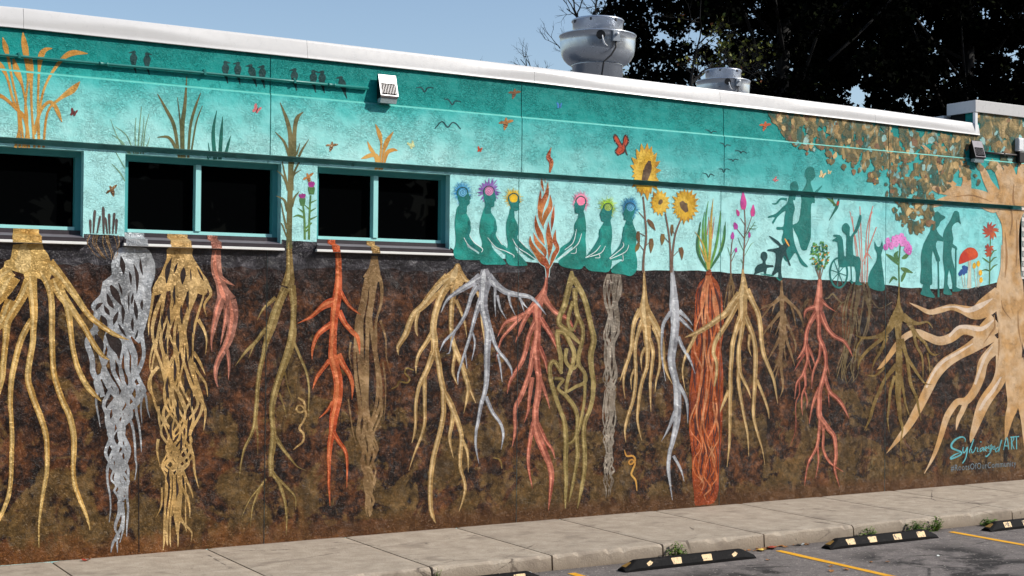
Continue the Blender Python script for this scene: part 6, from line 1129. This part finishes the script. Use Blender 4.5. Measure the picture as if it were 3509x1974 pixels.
def limbs(bm, base, d, ln, rad, depth, rr, tips, spread=.55, shrink=.74):
    pts = [Vector(base)]; dd = Vector(d).normalized(); n = 4
    for i in range(n): dd = (dd + Vector((rr.gauss(0, .13), rr.gauss(0, .13), rr.gauss(0, .08)))).normalized(); pts.append(pts[-1] + dd * ln / n)
    tube(bm, pts, [rad * (1 - .4 * i / n) for i in range(n + 1)], 6 if depth < 2 else 4, False); tips.append(pts[-1])
    if depth >= 5 or rad < .003: return
    for k in range(rr.choice((2, 3, 3)) if depth else 4):
        q = Vector((rr.gauss(0, 1), rr.gauss(0, 1), rr.gauss(.2, .7))).normalized(); j = rr.randint(2, n); limbs(bm, pts[j], (dd + q * spread * 1.6).normalized(), ln * shrink * rr.uniform(.75, 1.1), rad * .55, depth + 1, rr, tips, spread, shrink)
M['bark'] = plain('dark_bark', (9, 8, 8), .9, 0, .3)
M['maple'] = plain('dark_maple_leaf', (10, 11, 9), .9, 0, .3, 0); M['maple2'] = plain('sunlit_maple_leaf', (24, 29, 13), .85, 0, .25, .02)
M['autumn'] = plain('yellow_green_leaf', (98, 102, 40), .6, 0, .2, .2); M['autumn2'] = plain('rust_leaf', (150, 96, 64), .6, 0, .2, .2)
def big_tree(label, base, cen, rad, n, per, leaf, seed, mats=('maple', 'maple2')):
    rr = random.Random(seed); t = thing('maple_tree', label, 'tree', base, 0, 'dark trees behind the building')
    bm = bmesh.new(); tips = []; b = Vector(base); c = Vector(cen) - b
    tube(bm, [(0, 0, 0), (.05, .05, c.z * .3), (c.x * .3, c.y * .3, c.z * .6), (c.x * .8, c.y * .8, c.z)], [.42, .34, .26, .16], 10)
    for k in range(11):
        a = 6.28 * k / 11; e = rr.uniform(-.25, .7); q = Vector((math.cos(a) * rad[0], math.sin(a) * rad[1], e * rad[2])) * rr.uniform(.7, .95); s0 = c * rr.uniform(.55, .95)
        tube(bm, [s0, s0 + (c + q - s0) * .5 + Vector((0, 0, -.2)), c + q], [.07, .045, .015], 6)
    meshobj('trunk', bm, M['bark'], t, True)
    cl = []
    while len(cl) < n:
        v = Vector((rr.uniform(-1, 1), rr.uniform(-1, 1), rr.uniform(-1, 1)))
        if v.length < 1: cl.append((cen[0] + v.x * rad[0], cen[1] + v.y * rad[1], cen[2] + v.z * rad[2], rr.uniform(.45, .95)))
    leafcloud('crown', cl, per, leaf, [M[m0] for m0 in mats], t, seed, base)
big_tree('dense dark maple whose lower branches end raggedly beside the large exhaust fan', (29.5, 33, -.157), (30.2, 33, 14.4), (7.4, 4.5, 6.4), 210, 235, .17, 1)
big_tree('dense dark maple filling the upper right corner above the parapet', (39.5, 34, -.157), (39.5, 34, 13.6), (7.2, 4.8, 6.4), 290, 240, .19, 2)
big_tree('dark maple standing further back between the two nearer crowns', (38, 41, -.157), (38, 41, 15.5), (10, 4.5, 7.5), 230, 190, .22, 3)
def bare_tree(label, base, h, ln, rad, seed, lean=(0, 0, 1), leaves=0, group='thin trees behind the building'):
    rr = random.Random(seed); t = thing('bare_tree', label, 'tree', base, 0, group); bm = bmesh.new(); tips = []
    tube(bm, [(0, 0, 0), (.03, 0, h * .5), (0, .02, h)], [rad * 1.6, rad * 1.3, rad], 8); limbs(bm, (0, 0, h), lean, ln, rad, 0, rr, tips)
    meshobj('trunk', bm, M['bark'], t, True)
    if leaves:
        sel = [v for v in tips if rr.random() < leaves]; b = Vector(base)
        leafcloud('leaves', [(*(v + b),   .2) for v in sel], 5, .11, [M['autumn'], M['autumn2'], M['maple2']], t, seed, base)
    return t
bare_tree('bare-branched tree showing against the sky left of the large fan', (21.9, 32, -.157), 8.6, 1.5, .075, 4, (-.35, 0, 1))
bare_tree('thin bare twigs low above the roof edge left of the fan', (20.1, 32, -.157), 8.3, .75, .03, 9, (-.1, 0, 1))
bare_tree('lowest single twig tree at the roof edge', (18.55, 32, -.157), 8.4, .42, .014, 13, (-.2, 0, 1))
bare_tree('autumn tree with sparse yellow and rust leaves right of the large fan', (24.4, 31, -.157), 7.9, 1.5, .07, 6, (.1, 0, 1), .13)
bare_tree('small tree with few rust leaves just behind the left side of the large fan', (21.3, 30, -.157), 7.6, .9, .04, 17, (-.2, 0, 1), .25)
bare_tree('autumn tree with sparse rust leaves between the two fans', (26.4, 32, -.157), 7.9, 1.2, .06, 23, (.1, 0, 1), .12)

# dark tree belt across the car park: what the panes mirror and what keeps low sky light off the wall
rr = random.Random(77); cl = []
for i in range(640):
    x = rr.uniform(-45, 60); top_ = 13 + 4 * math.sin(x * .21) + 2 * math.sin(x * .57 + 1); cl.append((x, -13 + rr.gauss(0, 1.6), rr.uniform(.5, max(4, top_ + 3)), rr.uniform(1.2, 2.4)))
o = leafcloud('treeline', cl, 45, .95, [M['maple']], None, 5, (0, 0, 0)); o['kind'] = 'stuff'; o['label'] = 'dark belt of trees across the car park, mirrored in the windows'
